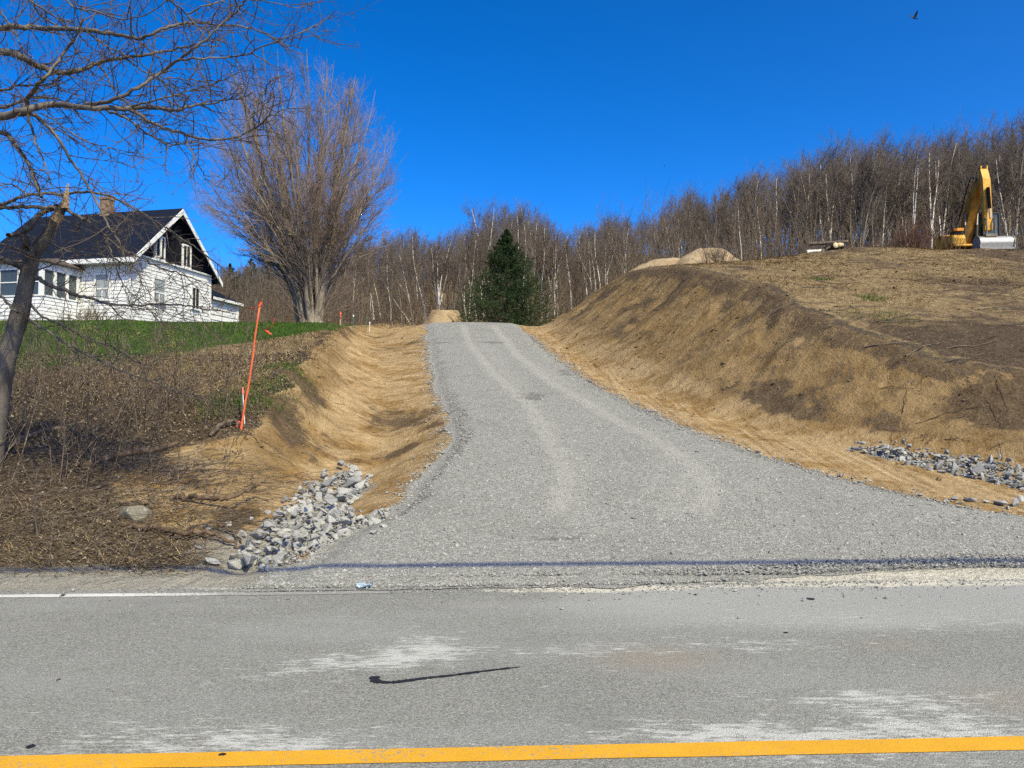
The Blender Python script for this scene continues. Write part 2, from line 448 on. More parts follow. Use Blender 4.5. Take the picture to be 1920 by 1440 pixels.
zd_pts = np.array([(6.3, -.10), (7.0, -.03), (7.35, .01), (8, .10), (9, .29), (10, .48), (12, .87), (15, 1.455), (20, 2.43), (25, 3.4), (30, 4.36), (36, 5.53), (39.5, 6.2), (41.2, 6.45), (43, 6.55), (47, 6.65), (55, 7.3), (65, 8.7), (75, 10.4), (100, 16.5), (150, 29), (250, 54), (430, 80)])
def zdf(v): return np.interp(v, zd_pts[:, 0], zd_pts[:, 1])
lipL = feat([(400, 1070, 7.5), (400, 1000, 8.6), (430, 930, 9.9), (470, 860, 11.2), (500, 785, 12.6), (540, 708, 14.7), (575, 669, 17), (600, 643, 20.5), (625, 621, 25), (641, 609, 30.5), (660, 606, 37), (690, 608, 47)],
            [(6.3, -3.5, -.1), (7.0, -3.5, -.035), (60, -10.8, 8.5), (75, -11, 10.6), (100, -11, 16.8), (150, -11, 29.2), (250, -11, 54), (430, -11, 80)])
ditL = feat([(560, 1040, 8.3), (620, 975, 9.6), (680, 908, 11.5), (715, 852, 13.5), (745, 792, 16), (740, 722, 19.5), (720, 665, 25.5), (705, 640, 32), (700, 627, 37), (705, 618, 42)],
            [(6.3, -2.7, -.1), (7.0, -2.7, -.035), (7.5, -2.6, .02), (60, -8.6, 8.1), (75, -8.6, 10.5), (100, -8.6, 16.6), (150, -8.6, 29), (250, -8.6, 54), (430, -8.6, 80)])
def dl(v, x): return (v, x, float(zdf(v)))
drL = np.array([dl(*a) for a in [(6.3, -2.55), (7.3, -2.5), (7.7, -2.3), (8.7, -1.85), (9.6, -1.5), (11.6, -1.2), (13.7, -1.08), (16, -1.42), (20, -1.98), (24, -2.5), (30, -3.3), (41, -4.7), (47, -5.3), (60, -5.6), (100, -6), (430, -6)]])
drR = np.array([dl(*a) for a in [(6.3, 16), (7.4, 14), (8.2, 9.2), (9.1, 6.4), (9.65, 5.75), (10.8, 4.85), (12.1, 4.15), (13.6, 3.5), (15.9, 2.9), (19.2, 2.12), (24, 1.48), (30, .96), (41, .28), (47, 0), (60, -.4), (100, -1), (430, -1)]])
footR = feat([(1010, 615, 40), (1050, 648, 30), (1140, 700, 22), (1270, 760, 17.5), (1430, 808, 14.9), (1600, 847, 13.2), (1750, 884, 12), (1920, 918, 11)],
             [(6.3, 19, -.1), (7.0, 18.5, -.035), (7.4, 17.5, .0), (8.6, 12.5, .12), (9.6, 9.4, .3), (47, 1.5, 6.75), (60, 1.4, 7.9), (75, 1.6, 10.5), (100, 2, 16.6), (150, 2, 29), (250, 2, 54), (430, 2, 80)])
creR = feat([(1130, 535, 46), (1180, 505, 38), (1270, 497, 30), (1420, 530, 22), (1500, 580, 18.5), (1600, 625, 16.5), (1720, 665, 15.2), (1800, 680, 14.6), (1920, 695, 14)],
            [(6.3, 24, -.1), (7.0, 24, -.035), (8.4, 20, .7), (11, 14, 1.8), (60, 4.6, 9.3), (75, 5.2, 11.4), (100, 6, 17), (150, 6, 29), (250, 6, 52), (430, 6, 76)])
COLS = []
hlx, hlz = tab(np.column_stack([hl[:, 0], hl[:, 1] * 0, hl[:, 1]]))
hrx, hrz = tab(np.column_stack([hr[:, 0], hr[:, 1] * 0, hr[:, 1]]))
lx, lz = tab(lipL); cx_, cz_ = tab(creR)
one = np.ones_like(vt)
_dx, _dz = tab(ditL); _dz = _dz - .16 * sstep(10.5, 12.5, vt) * (1 - sstep(33, 42, vt))
COLS += [(-420 * one, hlz), (-60 * one, hlz), (-28 * one, hlz), (np.minimum(-13.0, lx - 5), hlz), (lx - 1.3, hlz * .5 + lz * .5), (lx, lz), (_dx, _dz), tab(drL), tab(drR), tab(footR), (cx_, cz_)]
wid = np.interp(vt, [6, 40, 60, 100], [3.5, 4.5, 10, 14])
h11 = np.where((vt > 24) & (vt < 62), np.interp(vt, [24, 30, 34, 38, 42, 46, 62], [5.75, 7.55, 8.45, 9.0, 9.3, 9.5, 12.6]), hrz + np.interp(vt, [15, 20, 24], [.1, .3, .2]))
COLS += [(cx_ + wid, h11), (np.maximum(cx_ + wid + 5, 17), hrz), (np.maximum(cx_ + wid + 12, 34), hrz), (80 * one, hrz), (420 * one, hrz)]
XK = np.stack([c[0] for c in COLS], 1)
_rag = (fbm(vt * 1.1, vt * 0, 4, 201) * .75) * sstep(8.5, 11, vt) * (1 - sstep(40, 60, vt))
_ragl = (fbm(vt * 1.3, vt * 0, 4, 207) * .55) * sstep(8.5, 10, vt) * (1 - sstep(35, 50, vt))
XK[:, 10] += _rag; XK[:, 11] += _rag * .5; XK[:, 5] += _ragl; XK[:, 4] += _ragl
ZK = np.stack([c[1] for c in COLS], 1)
AMP = np.array([.8, .5, .12, .10, .10, .05, .05, .0, .0, .05, .10, .16, .16, .2, .4, .8])
lvt = np.log(vt)
def loft(x, y):
    x = np.asarray(x, float); y = np.asarray(y, float)
    v = np.clip(y - SK * x, 6.31, 429)
    fi = (np.log(v) - lvt[0]) / (lvt[1] - lvt[0]); i = np.clip(fi.astype(int), 0, len(vt) - 2); f = fi - i
    z = np.full(x.shape, np.nan); u = np.zeros(x.shape)
    K = XK.shape[1]
    xa = XK[i, 0] * (1 - f) + XK[i + 1, 0] * f; za = ZK[i, 0] * (1 - f) + ZK[i + 1, 0] * f
    z = za.copy()
    for k in range(K - 1):
        xb = XK[i, k + 1] * (1 - f) + XK[i + 1, k + 1] * f; zb = ZK[i, k + 1] * (1 - f) + ZK[i + 1, k + 1] * f
        m = (x >= xa) & (x < xb)
        t = (x - xa) / np.maximum(xb - xa, 1e-6)
        if k == 5: tz = 1 - (1 - t) ** 2.1
        elif k == 9: tz = t ** 1.12 * (1 - .10 * np.sin(math.pi * t))
        else: tz = t
        z = np.where(m, za + (zb - za) * tz, z); u = np.where(m, k + t, u)
        xa, za = xb, zb
    z = np.where(x >= xa, za, z); u = np.where(x >= xa, K - 1.001, u)
    return z, u, v
def zg(x, y, rough=True):
    x = np.asarray(x, float); y = np.asarray(y, float)
    d = 0.10 + 0.012 * np.clip(y, 0, 60)
    z0, u, v = loft(x, y)
    z = (z0 * 2 + loft(x - d, y)[0] + loft(x + d, y)[0]) / 4
    if rough:
        a = np.interp(u, np.arange(len(AMP)), AMP) * sstep(7.4, 9.5, v)
        z = z + a * (fbm(x * .9, y * .9, 4, 3) * 1.5 + fbm(x * .25, y * .25, 2, 9) * 1.2)
        z = z + a * (0.7 * fbm(x * 4, y * 4, 3, 21))
        faceR = sstep(9.05, 9.4, u) * (1 - sstep(9.85, 10.02, u)); faceL = sstep(5.0, 5.15, u) * (1 - sstep(5.7, 6.1, u))
        sx = v - .75 * np.clip(x - 2, 0, 9); sxl = v + .55 * x
        z = z + faceR * (.16 * fbm(sx * 1.3, x * .35, 3, 61) + .22 * fbm(x * 2.2, y * 2.2, 4, 63)) + faceL * (.15 * fbm(sxl * 1.5, x * .5, 3, 65) + .16 * fbm(x * 2.6, y * 2.6, 4, 67))
        z = z - .10 * np.maximum(0, fbm(x * 1.7, y * 1.7, 4, 69) - .12) * 4 * (faceR + .6 * faceL)
    # ground is dug a little under the gravel
    z = z - .05 * sstep(6.9, 7.15, u) * (1 - sstep(7.85, 8.1, u)) * sstep(7.7, 8.3, v)
    return z
def zg1(x, y): return float(zg(np.array([x]), np.array([y]))[0])

def gauss(x, y, cx, cy, sx, sy, rot=0.0):
    dx = x - cx; dy = y - cy; c, s = math.cos(rot), math.sin(rot)
    a = (dx * c + dy * s) / sx; b = (-dx * s + dy * c) / sy
    return np.exp(-(a * a + b * b))

def build_ground():
    vs = np.concatenate([np.linspace(6.35, 9, 40), np.geomspace(9.05, 60, 330)[0:], np.geomspace(61, 425, 46)])
    NS = [5, 8, 16, 40, 10, 26, 22, 22, 26, 44, 22, 26, 20, 10, 5]
    cols = [np.linspace(k, k + 1, n, endpoint=False) for k, n in enumerate(NS)] + [np.array([float(len(NS))])]
    us = np.concatenate(cols)
    i = np.clip(((np.log(vs) - lvt[0]) / (lvt[1] - lvt[0])), 0, len(vt) - 1.001); i0 = i.astype(int); f = (i - i0)[:, None]
    xk = XK[i0] * (1 - f) + XK[i0 + 1] * f
    X = np.stack([np.interp(us, np.arange(xk.shape[1]), r) for r in xk])
    Vv = np.repeat(vs[:, None], len(us), 1)
    Y = Vv + SK * X
    x = X.ravel(); y = Y.ravel()
    z = zg(x, y)
    nv, nu = X.shape
    idx = np.arange(nv * nu).reshape(nv, nu)
    q = np.stack([idx[:-1, :-1], idx[:-1, 1:], idx[1:, 1:], idx[1:, :-1]], -1).reshape(-1, 4)
    u = np.tile(us, nv); v = Vv.ravel()
    nz = fbm(x * .6, y * .6, 3, 5)
    vb = np.interp(x, [-40, -10.5, -8.2, -6.8, -5.6], [15.9, 16.9, 19.2, 23, 30])
    lawn = sstep(-1.3, 1.3, v - vb + nz * 1.6) * (u < 5) * (1 - sstep(40, 50, v))
    left = 1 - sstep(4.6, 5.0, u)
    dry = left * sstep(11.5, 16, v + (x + 5) * .8) * .8 * (1 - lawn)
    dry = np.maximum(dry, left * sstep(-9.5, -6.2, x) * sstep(13.5, 15.8, v) * (1 - lawn))
    plat = sstep(9.95, 10.25, u)
    soilp = plat * (sstep(20.5, 15.5, v) * .75 + .55 * sstep(14, 22, x) * (1 - sstep(30, 38, v)))
    soilp = np.maximum(soilp, plat * .62 * gauss(x, y, 17, 27, 5, 4) ); soilp = np.maximum(soilp, plat * np.clip(.34 + 1.5 * fbm(x * .35, y * .22, 4, 93), 0, .8))
    dry = np.maximum(dry, plat * .95)
    soil = np.maximum(soilp, .85 * left * gauss(x, y, -5.0, 12.6, 1.3, 1.3))
    soil = np.maximum(soil, .75 * left * gauss(x, y, -5.7, 10.0, .9, 1.5))
    sand = sstep(4.72, 5.12, u) * (1 - sstep(9.9, 10.12, u))
    sand = np.maximum(sand, 1.6 * gauss(x, y, -4.0, 10.6, 1.1, 1.4))
    sand = np.maximum(sand, .9 * gauss(x, y, -3.6, 9.2, .7, 1.2))
    sand = sand * sstep(7.6, 8.4, v)
    pn = fbm((v - .75 * np.clip(x - 2, 0, 9)) * .55, x * .22, 3, 83); pn2 = fbm(x * .8, y * .8, 4, 85)
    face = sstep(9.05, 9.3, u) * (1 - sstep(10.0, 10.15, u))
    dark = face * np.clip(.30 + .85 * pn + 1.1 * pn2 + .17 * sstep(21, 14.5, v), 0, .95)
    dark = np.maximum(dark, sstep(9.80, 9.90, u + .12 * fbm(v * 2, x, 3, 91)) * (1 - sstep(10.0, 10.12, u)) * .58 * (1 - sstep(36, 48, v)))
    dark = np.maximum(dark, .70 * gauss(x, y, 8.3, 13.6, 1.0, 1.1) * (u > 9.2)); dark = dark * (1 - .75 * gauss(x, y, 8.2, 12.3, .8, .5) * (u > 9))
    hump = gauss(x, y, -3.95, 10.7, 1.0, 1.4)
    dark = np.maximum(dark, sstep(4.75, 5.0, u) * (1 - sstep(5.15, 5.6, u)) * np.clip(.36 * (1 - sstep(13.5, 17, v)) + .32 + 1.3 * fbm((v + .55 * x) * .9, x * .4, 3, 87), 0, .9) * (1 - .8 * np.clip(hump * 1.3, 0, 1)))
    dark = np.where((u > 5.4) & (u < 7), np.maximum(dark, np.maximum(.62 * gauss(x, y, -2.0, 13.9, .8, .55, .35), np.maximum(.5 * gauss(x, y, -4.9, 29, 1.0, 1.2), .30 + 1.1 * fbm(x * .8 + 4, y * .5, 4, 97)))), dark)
    forest = sstep(44, 52, v) * ((u < 6.5) | (u > 9.8)) + sstep(50, 56, v)
    forest = np.clip(forest, 0, 1) * np.where(u > 10, sstep(43, 47, v), 1)
    dust = .95 * (1 - sstep(7.5, 8.0, v + nz * .5)) + .75 * gauss(x, y, -2.9, 8.2, .8, .8)
    for t_ in np.linspace(0, 1, 9):
        dust = np.maximum(dust, .9 * gauss(x, y, -2.6 + .25 * t_, 7.7 + 3.9 * t_, .40, .45)); dust = np.maximum(dust, .8 * gauss(x, y, 5.9 + 1.7 * t_, 13.3 - 2.5 * t_, .26, .22))
    xl = np.interp(v, vt, XK[:, 7]); xr = np.interp(v, vt, XK[:, 8])
    shear = -.75 * np.clip(x - xr - .8, 0, 5) + .55 * np.clip(xl - x - .8, 0, 4)
    flow = np.stack([x, v + shear, v * 0], 1)
    rut = sstep(7.9, 8.1, u) * (1 - sstep(8.9, 9.2, u))
    mb = MB(); mb.add(np.stack([x, y, z], 1), q)
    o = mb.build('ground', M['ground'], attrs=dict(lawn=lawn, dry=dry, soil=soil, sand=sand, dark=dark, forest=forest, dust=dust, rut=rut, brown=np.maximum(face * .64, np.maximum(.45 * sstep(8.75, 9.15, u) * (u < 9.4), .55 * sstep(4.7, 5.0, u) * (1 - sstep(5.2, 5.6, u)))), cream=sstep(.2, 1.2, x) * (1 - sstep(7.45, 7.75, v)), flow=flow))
    return tag(o, 'sandy hillside with brush bank, lawn and cut earth banks', None, None, 'structure')
build_ground()

# land behind the road, under the camera and out to the horizon
mb = MB()
mb.add([(-900, -900, -.16), (900, -900, -.16), (900, 120, -.16), (-900, 120, -.16)], [(0, 1, 2, 3)])
tag(mb.build('field', plain('field_soil', (0.20, 0.16, 0.09), .95, .4, .3)), kind='structure')

def sheet(name, mat, v0, v1, x0, x1, z, nx, nv, attrf=None, jit0=0.0, jit1=0.0, seed=0, crown=False):
    xs = np.linspace(x0, x1, nx)
    t = np.linspace(0, 1, nv)[:, None]
    a = v0 + jit0 * fbm(xs * 3, xs * 0, 4, seed) * 2; b = v1 + jit1 * fbm(xs * 2.5, xs * 0 + 5, 4, seed + 3) * 2
    v = a * (1 - t) + b * t
    X = np.repeat(xs[None], nv, 0); Y = v + SK * X
    Z = np.full(X.shape, z)
    idx = np.arange(nx * nv).reshape(nv, nx)
    q = np.stack([idx[:-1, :-1], idx[:-1, 1:], idx[1:, 1:], idx[1:, :-1]], -1).reshape(-1, 4)
    mb = MB(); mb.add(np.stack([X.ravel(), Y.ravel(), Z.ravel()], 1), q)
    at = attrf(X.ravel(), Y.ravel()) if attrf else None
    return mb.build(name, mat, attrs=at)

def road_attr(x, y):
    v = y - SK * x
    g = lambda px, py, sx, sy, r=0.0: gauss(x, y, *W(px, py, CAMH * F / (py - HORIZON))[:2], sx, sy, r)
    dust = .58 * g(690, 1235, .75, .22, .25) + .6 * g(800, 1205, .25, .28, -.3) + .6 * g(1560, 1375, .75, .25, .1) + .5 * g(1300, 1370, .45, .18) + .55 * g(480, 1385, .6, .18) + .5 * g(1640, 1300, .8, .12) \
        + .45 * g(1800, 1350, .45, .3, -.5) + .40 * g(1120, 1215, .5, .16) + .42 * g(1450, 1205, .7, .12) + .25 * g(250, 1370, .7, .3) + .3 * g(1700, 1160, 1.5, .4) + .24
    tan = .7 * g(1230, 1225, .6, .35) + .6 * g(1680, 1205, .45, .25) + .6 * g(1880, 1300, .4, .4) + .45 * g(900, 1130, .9, .25) + .2 * g(1300, 1300, 1.5, .8)
    pale = .75 * sstep(-.5, 2.5, x) * sstep(5.2, 6.3, v) + .3 * sstep(4.9, 6, v)
    silt = .85 * gauss(x, v, 3.6, 7.12, 3.0, .16) + .75 * gauss(x, v, .6, 7.0, 1.0, .14) + .5 * gauss(x, v, -2.5, 7.22, 2.2, .14) + .4 * gauss(x, v, -6, 7.3, 3, .1)
    return dict(dust=dust, tan=tan, pale=pale, silt=silt)
o = sheet('road', M['road'], -5.5, 7.36, -70, 70, 0.0, 1100, 110, road_attr, 0, .10, 2)
tag(o, 'grey weathered two lane asphalt road dusted with stone powder', kind='structure')
o = sheet('centre_line', M['yellow'], 3.605, 3.755, -70, 70, .004, 900, 4, None, .006, .006, 5)
tag(o, 'solid yellow centre line on the asphalt', kind='structure')
# the edge line is worn away where the drive meets the road
o = sheet('edge_line', M['whiteline'], 6.93, 7.04, -70, -1.1, .004, 900, 4, None, .02, .02, 8)
tag(o, 'worn white edge line along the asphalt', kind='structure')

# ------------------------------------------------------------------ gravel driveway
def poly_dist(x, y, pts):
    d = np.full(x.shape, 1e9)
    for a, b in zip(pts[:-1], pts[1:]):
        ab = b - a; L = (ab ** 2).sum()
        t = np.clip(((x - a[0]) * ab[0] + (y - a[1]) * ab[1]) / L, 0, 1)
        d = np.minimum(d, np.hypot(x - a[0] - t * ab[0], y - a[1] - t * ab[1]))
    return d
def drive_point(px, py):
    # intersect the pixel ray with the drive profile
    Ys = np.linspace(7, 43, 800)
    z = zdf(Ys); P = np.array([W(px, py, yy)[2] for yy in Ys])
    k = np.argmax(P - z < 0) if (P[0] - z[0]) > 0 else np.argmin(abs(P - z))
    k = np.argmin(abs(P - z))
    return W(px, py, Ys[k])
def drive_z(x, y):
    v = y - SK * x
    z0, u, _ = loft(x, y)
    t = np.clip(u - 7, 0, 1)
    return z0 + .035 + .05 * (1 - (2 * t - 1) ** 2) * sstep(8, 11, v) + .02 * fbm(x * 2.5, y * 2.5, 3, 31) + .012 * fbm(x * 9, y * 9, 3, 33)
def edge_lo(vs): return np.interp(vs, vt, XK[:, 7]) - (.20 * fbm(vs * .9, vs * 0, 3, 41) * 2 + .05 * fbm(vs * 4, vs * 0, 3, 43) * 2)
def edge_hi(vs): return np.interp(vs, vt, XK[:, 8]) + (.10 * fbm(vs * .9, vs * 0 + 9, 3, 45) * 2 + .06 * fbm(vs * 6, vs * 0, 3, 47) * 2)
def build_drive():
    vs = np.concatenate([np.linspace(7.08, 9.5, 60), np.geomspace(9.55, 44, 300)])
    nu = 210
    us = np.linspace(0, 1, nu)
    lo = edge_lo(vs); hi = edge_hi(vs)
    X = lo[:, None] + (hi - lo)[:, None] * us[None]
    V = np.repeat(vs[:, None], nu, 1)
    fr = (1 - sstep(7.08, 9.2, V)); V = V + fr * (.22 * fbm(X * 2.2, X * 0 + 2, 4, 49) + .46 * sstep(.5, 4.5, X))
    Y = V + SK * X
    x = X.ravel(); y = Y.ravel()
    z = drive_z(x, y)
    ed = np.minimum(us, 1 - us)[None] * (hi - lo)[:, None]
    drop = (1 - sstep(0, .45, ed)).ravel() * .075 + (1 - sstep(7.08, 7.5, np.repeat(vs[:, None], nu, 1))).ravel() * .03
    z = z - drop
    base_ = np.where(y - SK * x < 7.40, np.maximum(.002, zg(x, y)), zg(x, y))
    k_ = sstep(7.08, 7.55, np.repeat(vs[:, None], nu, 1).ravel())
    z = base_ + .006 + (np.maximum(z, base_) - base_) * k_ + .008 * np.abs(fbm(x * 9, y * 9, 2, 50)) * k_
    idx = np.arange(len(x)).reshape(len(vs), nu)
    q = np.stack([idx[:-1, :-1], idx[:-1, 1:], idx[1:, 1:], idx[1:, :-1]], -1).reshape(-1, 4)
    t1 = [(868, 612), (880, 650), (930, 710), (985, 760), (1030, 830), (1062, 900), (1050, 960)]
    t2 = [(925, 612), (965, 665), (1030, 720), (1150, 790), (1235, 835), (1300, 880), (1328, 925), (1318, 965)]
    t3 = [(1150, 790), (1215, 840), (1245, 890), (1215, 940)]
    t4 = [(985, 760), (1000, 830), (985, 900), (930, 950)]
    tr = np.zeros(len(x))
    t5 = [(1010, 690), (1085, 750), (1180, 800), (1265, 850), (1300, 905), (1265, 960)]
    t6 = [(900, 640), (960, 720), (1010, 790), (1060, 850), (1085, 910), (1060, 975)]
    t7 = [(1240, 840), (1330, 880), (1420, 925), (1480, 965)]
    for pts, wd, s in ((t1, .24, 1), (t2, .26, 1), (t3, .24, .5), (t4, .2, .35), (t5, .5, .62), (t6, .5, .6), (t7, .35, .5)):
        d = poly_dist(x, y, [drive_point(*p)[:2] for p in pts])
        tr = np.maximum(tr, s * np.exp(-(d / wd) ** 2))
    damp = np.zeros(len(x))
    for px, py, sx, sy in ((925, 647, .8, .5), (830, 647, .5, .4), (1205, 768, .45, .5), (1060, 700, .3, 1.2), (1000, 750, .5, .8), (1050, 1015, .5, .12)):
        p = drive_point(px, py); damp = np.maximum(damp, .75 * gauss(x, y, p[0], p[1], sx, sy))
    wash = .25 + .75 * gauss(x, y, 1.0, 8.9, 3.5, 1.0)
    mb = MB(); mb.add(np.stack([x, y, z], 1), q)
    o = mb.build('driveway', M['gravel'], attrs=dict(track=tr, damp=damp, wash=wash))
    return tag(o, 'steep grey crushed gravel driveway climbing between cut banks', kind='structure')
build_drive()
def zs(x, y):
    """top surface (gravel where there is gravel)"""
    z = zg(x, y); _, u, v = loft(x, y)
    on = (u > 7.03) & (u < 7.97) & (v < 43.5) & (v > 7.3)
    return np.where(on, np.maximum(z, drive_z(np.asarray(x, float), np.asarray(y, float)) - .004), np.where(v < 7.3, 0.0, z))

def pebbles(mb, x, y, z, s, flat=.7):
    n = len(x)
    base = np.array([(1, 0, 0), (-1, 0, 0), (0, 1, 0), (0, -1, 0), (0, 0, 1), (0, 0, -1)], float)
    tri = np.array([(0, 2, 4), (2, 1, 4), (1, 3, 4), (3, 0, 4), (2, 0, 5), (1, 2, 5), (3, 1, 5), (0, 3, 5)])
    v = base[None] * RNG.uniform(.55, 1.2, (n, 6, 1)) + RNG.normal(0, .22, (n, 6, 3))
    a = RNG.uniform(0, 6.28, n); c, si = np.cos(a), np.sin(a)
    vx = v[:, :, 0] * c[:, None] - v[:, :, 1] * si[:, None]; vy = v[:, :, 0] * si[:, None] + v[:, :, 1] * c[:, None]
    v = np.stack([vx, vy, v[:, :, 2] * flat], -1) * s[:, None, None]
    v += np.stack([x, y, z + s * flat * .45], -1)[:, None]
    mb.add(v.reshape(-1, 3), None, (tri[None] + (np.arange(n) * 6)[:, None, None]).reshape(-1, 3))

mb = MB()
n = 100000
v_ = 7.15 + RNG.exponential(3.6, n); v_ = v_[v_ < 30]
lo = edge_lo(v_); hi = np.minimum(edge_hi(v_), .70 * v_ + .5)
x_ = lo - .03 + (hi - lo + .06) * RNG.uniform(0, 1, len(v_)); y_ = v_ + SK * x_
k_ = v_ > 7.12 + .44 * sstep(.5, 4.5, x_); x_, y_, v_ = x_[k_], y_[k_], v_[k_]
z_ = np.where(v_ < 7.4, .012, zs(x_, y_))
pebbles(mb, x_, y_, z_, RNG.lognormal(math.log(.0085), .40, len(x_)).clip(.004, .027) * (1 + .02 * y_))
v_ = RNG.uniform(7.7, 34, 5200) ** 1.0; sd_ = RNG.uniform(0, 1, len(v_)) < .5
x_ = np.where(sd_, edge_lo(v_) - RNG.exponential(.10, len(v_)), edge_hi(v_) + RNG.exponential(.12, len(v_))); y_ = v_ + SK * x_
pebbles(mb, x_, y_, zg(x_, y_) + .001, RNG.lognormal(math.log(.012), .5, len(x_)).clip(.005, .045) * (1 + .012 * y_))
n = 2600   # strays kicked out over the shoulder and the asphalt
x_ = RNG.normal(.8, 2.6, n); v_ = 7.25 - np.abs(RNG.exponential(.16, n)); y_ = v_ + SK * x_
pebbles(mb, x_, y_, np.full(n, .002), RNG.lognormal(math.log(.008), .4, n).clip(.004, .02))
tag(mb.build('gravel', M['pebble'], smooth=False), 'loose crushed gravel strewn over the driveway', 'gravel', kind='stuff')

# small soil clods and wood chips over the cut banks
mb = MB()
def scatter(n, xr, yr, cond):
    x = RNG.uniform(*xr, n); y = RNG.uniform(*yr, n)
    z0, u, v = loft(x, y); k = cond(x, y, u, v)
    return x[k], y[k]
x_, y_ = scatter(52000, (2, 26), (9, 42), lambda x, y, u, v: (u > 8.1) & (RNG.uniform(0, 1, len(x)) < np.where(u > 10.1, .12, np.clip((u - 8) * .16, .01, .22))))
pebbles(mb, x_, y_, zs(x_, y_) - .006, RNG.lognormal(math.log(.017), .5, len(x_)).clip(.006, .09) * (.6 + y_ * .025))
x_, y_ = scatter(16000, (-8, 0), (8, 36), lambda x, y, u, v: (u > 4.6) & (u < 6.9) & (RNG.uniform(0, 1, len(x)) < np.where(u < 5.3, .6, .12)))
pebbles(mb, x_, y_, zs(x_, y_) - .004, RNG.lognormal(math.log(.012), .5, len(x_)).clip(.005, .06) * (.6 + y_ * .025))
tag(mb.build('soil_clods', M['chips'], smooth=False), 'soil clods and wood chips over the cut banks', 'soil clods', kind='stuff')

# ------------------------------------------------------------------ branching
def nrm(a): return a / (np.linalg.norm(a, axis=-1, keepdims=True) + 1e-9)
def grow(rng, S, D, L, n, wob=.12, up=.0):
    P = [S]; d = nrm(D); st = (L / n)[:, None]
    for i in range(n):
        d = nrm(d + rng.normal(0, wob, d.shape) + np.array([0, 0, up]))
        P.append(P[-1] + d * st)
    return np.stack(P, 1)
def children(rng, P, Rr, per, t0, t1, ang, lenf, n, wob, up, r0, r1, tw=None, bias=None):
    """side shoots of the branches P; returns their points and radii"""
    Mn, k, _ = P.shape
    par = np.repeat(np.arange(Mn), per)
    m = len(par)
    t = t0 + (t1 - t0) * ((np.tile(np.arange(per), Mn) + rng.uniform(0, 1, m)) / per)
    f = t * (k - 1); i = np.minimum(f.astype(int), k - 2); fr = (f - i)[:, None]
    S = P[par, i] * (1 - fr) + P[par, i + 1] * fr
    T = nrm(P[par, i + 1] - P[par, i])
    rp = Rr[par, i] * (1 - fr[:, 0]) + Rr[par, i + 1] * fr[:, 0]
    rv = rng.normal(0, 1, (m, 3))
    if bias is not None: rv = rv + bias
    perp = nrm(rv - (rv * T).sum(1, keepdims=True) * T)
    a = np.radians(rng.uniform(*ang, m))[:, None]
    D = T * np.cos(a) + perp * np.sin(a)
    PL = np.linalg.norm(np.diff(P, axis=1), axis=2).sum(1)
    L = PL[par] * rng.uniform(*lenf, m) * (1.15 - .65 * t if tw is None else tw(t))
    Q = grow(rng, S, D, L, n, wob, up)
    ra = np.minimum(rp * .8, r0); rr = ra[:, None] * np.linspace(1, r1, n + 1)[None]
    return Q, rr

# --- bare wood trees: prototypes one unit of metre size, 11 m tall
def wood_tree(seed, birch=False, H=11.0, lean=.05, crown0=.35, spread=(22, 50)):
    rng = np.random.default_rng(seed)
    tr = MB(); cr = MB()
    D = np.array([[rng.normal(0, lean), rng.normal(0, lean), 1]])
    P = grow(rng, np.zeros((1, 3)) - [[0, 0, .3]], D, np.array([H]), 12, .035, .01)
    r0 = rng.uniform(.085, .12)
    Rr = (r0 * np.linspace(1, .12, 13) ** .9)[None]
    tr.tubes(P, Rr, 6)
    stems = [(P, Rr)]
    if rng.uniform() < .45:      # forked
        Q, q = children(rng, P, Rr, 1, .3, .5, (10, 22), (.75, .9), 9, .05, .03, .07, .15, tw=lambda t: 1 - t * .6)
        tr.tubes(Q, q, 5); stems.append((Q, q))
    for Q, q in stems:
        B1, b1 = children(rng, Q, q, 24 if len(Q) else 0, crown0, .97, spread, (.22, .38), 6, .10, .07, .035, .3)
        cr.tubes(B1, b1, 4)
        B2, b2 = children(rng, B1, b1, 6, .2, .98, (20, 50), (.35, .6), 4, .13, .06, .016, .5)
        cr.tubes(B2, b2, 3)
        B3, b3 = children(rng, B2, b2, 5, .15, 1.0, (20, 55), (.4, .75), 2, .15, .05, .0095, .6)
        cr.tubes(B3, b3, 3)
    return tr, cr

def make_tree_proto(name, seed, birch, **kw):
    tr, cr = wood_tree(seed, birch, **kw)
    root = empty(name, (0, 0, 0))
    tr.build('trunk', M['birch'] if birch else M['bark_wood'], root)
    cr.build('crown', M['twig_birch'] if birch else M['twig_wood'], root)
    return root
protos_g = [make_tree_proto('bare_tree', 100 + i, False, crown0=[.3, .4, .25, .5, .2, .35, .45, .3][i], spread=[(20, 45), (25, 55), (15, 35), (25, 60), (20, 50), (15, 40), (30, 60), (20, 40)][i]) for i in range(8)]
protos_b = [make_tree_proto('birch_tree', 200 + i, True, lean=[.03, .10, .05, .14, .06][i], crown0=.42, spread=(18, 42)) for i in range(5)]
for p in protos_g + protos_b: p.location = (0, -400, -60)     # moved to a real place below
SKX = [380, 430, 480, 560, 700, 740, 770, 800, 850, 890, 940, 1000, 1060, 1140, 1200, 1250, 1290, 1330, 1370, 1430, 1500, 1560, 1600, 1640, 1700, 1760, 1810, 1850, 1920, 2100]
SKY = [520, 505, 490, 474, 448, 435, 422, 448, 428, 432, 376, 392, 430, 402, 412, 392, 340, 372, 345, 305, 305, 276, 252, 266, 272, 234, 250, 242, 218, 210]
def skyline(px): return np.interp(px, SKX, SKY)
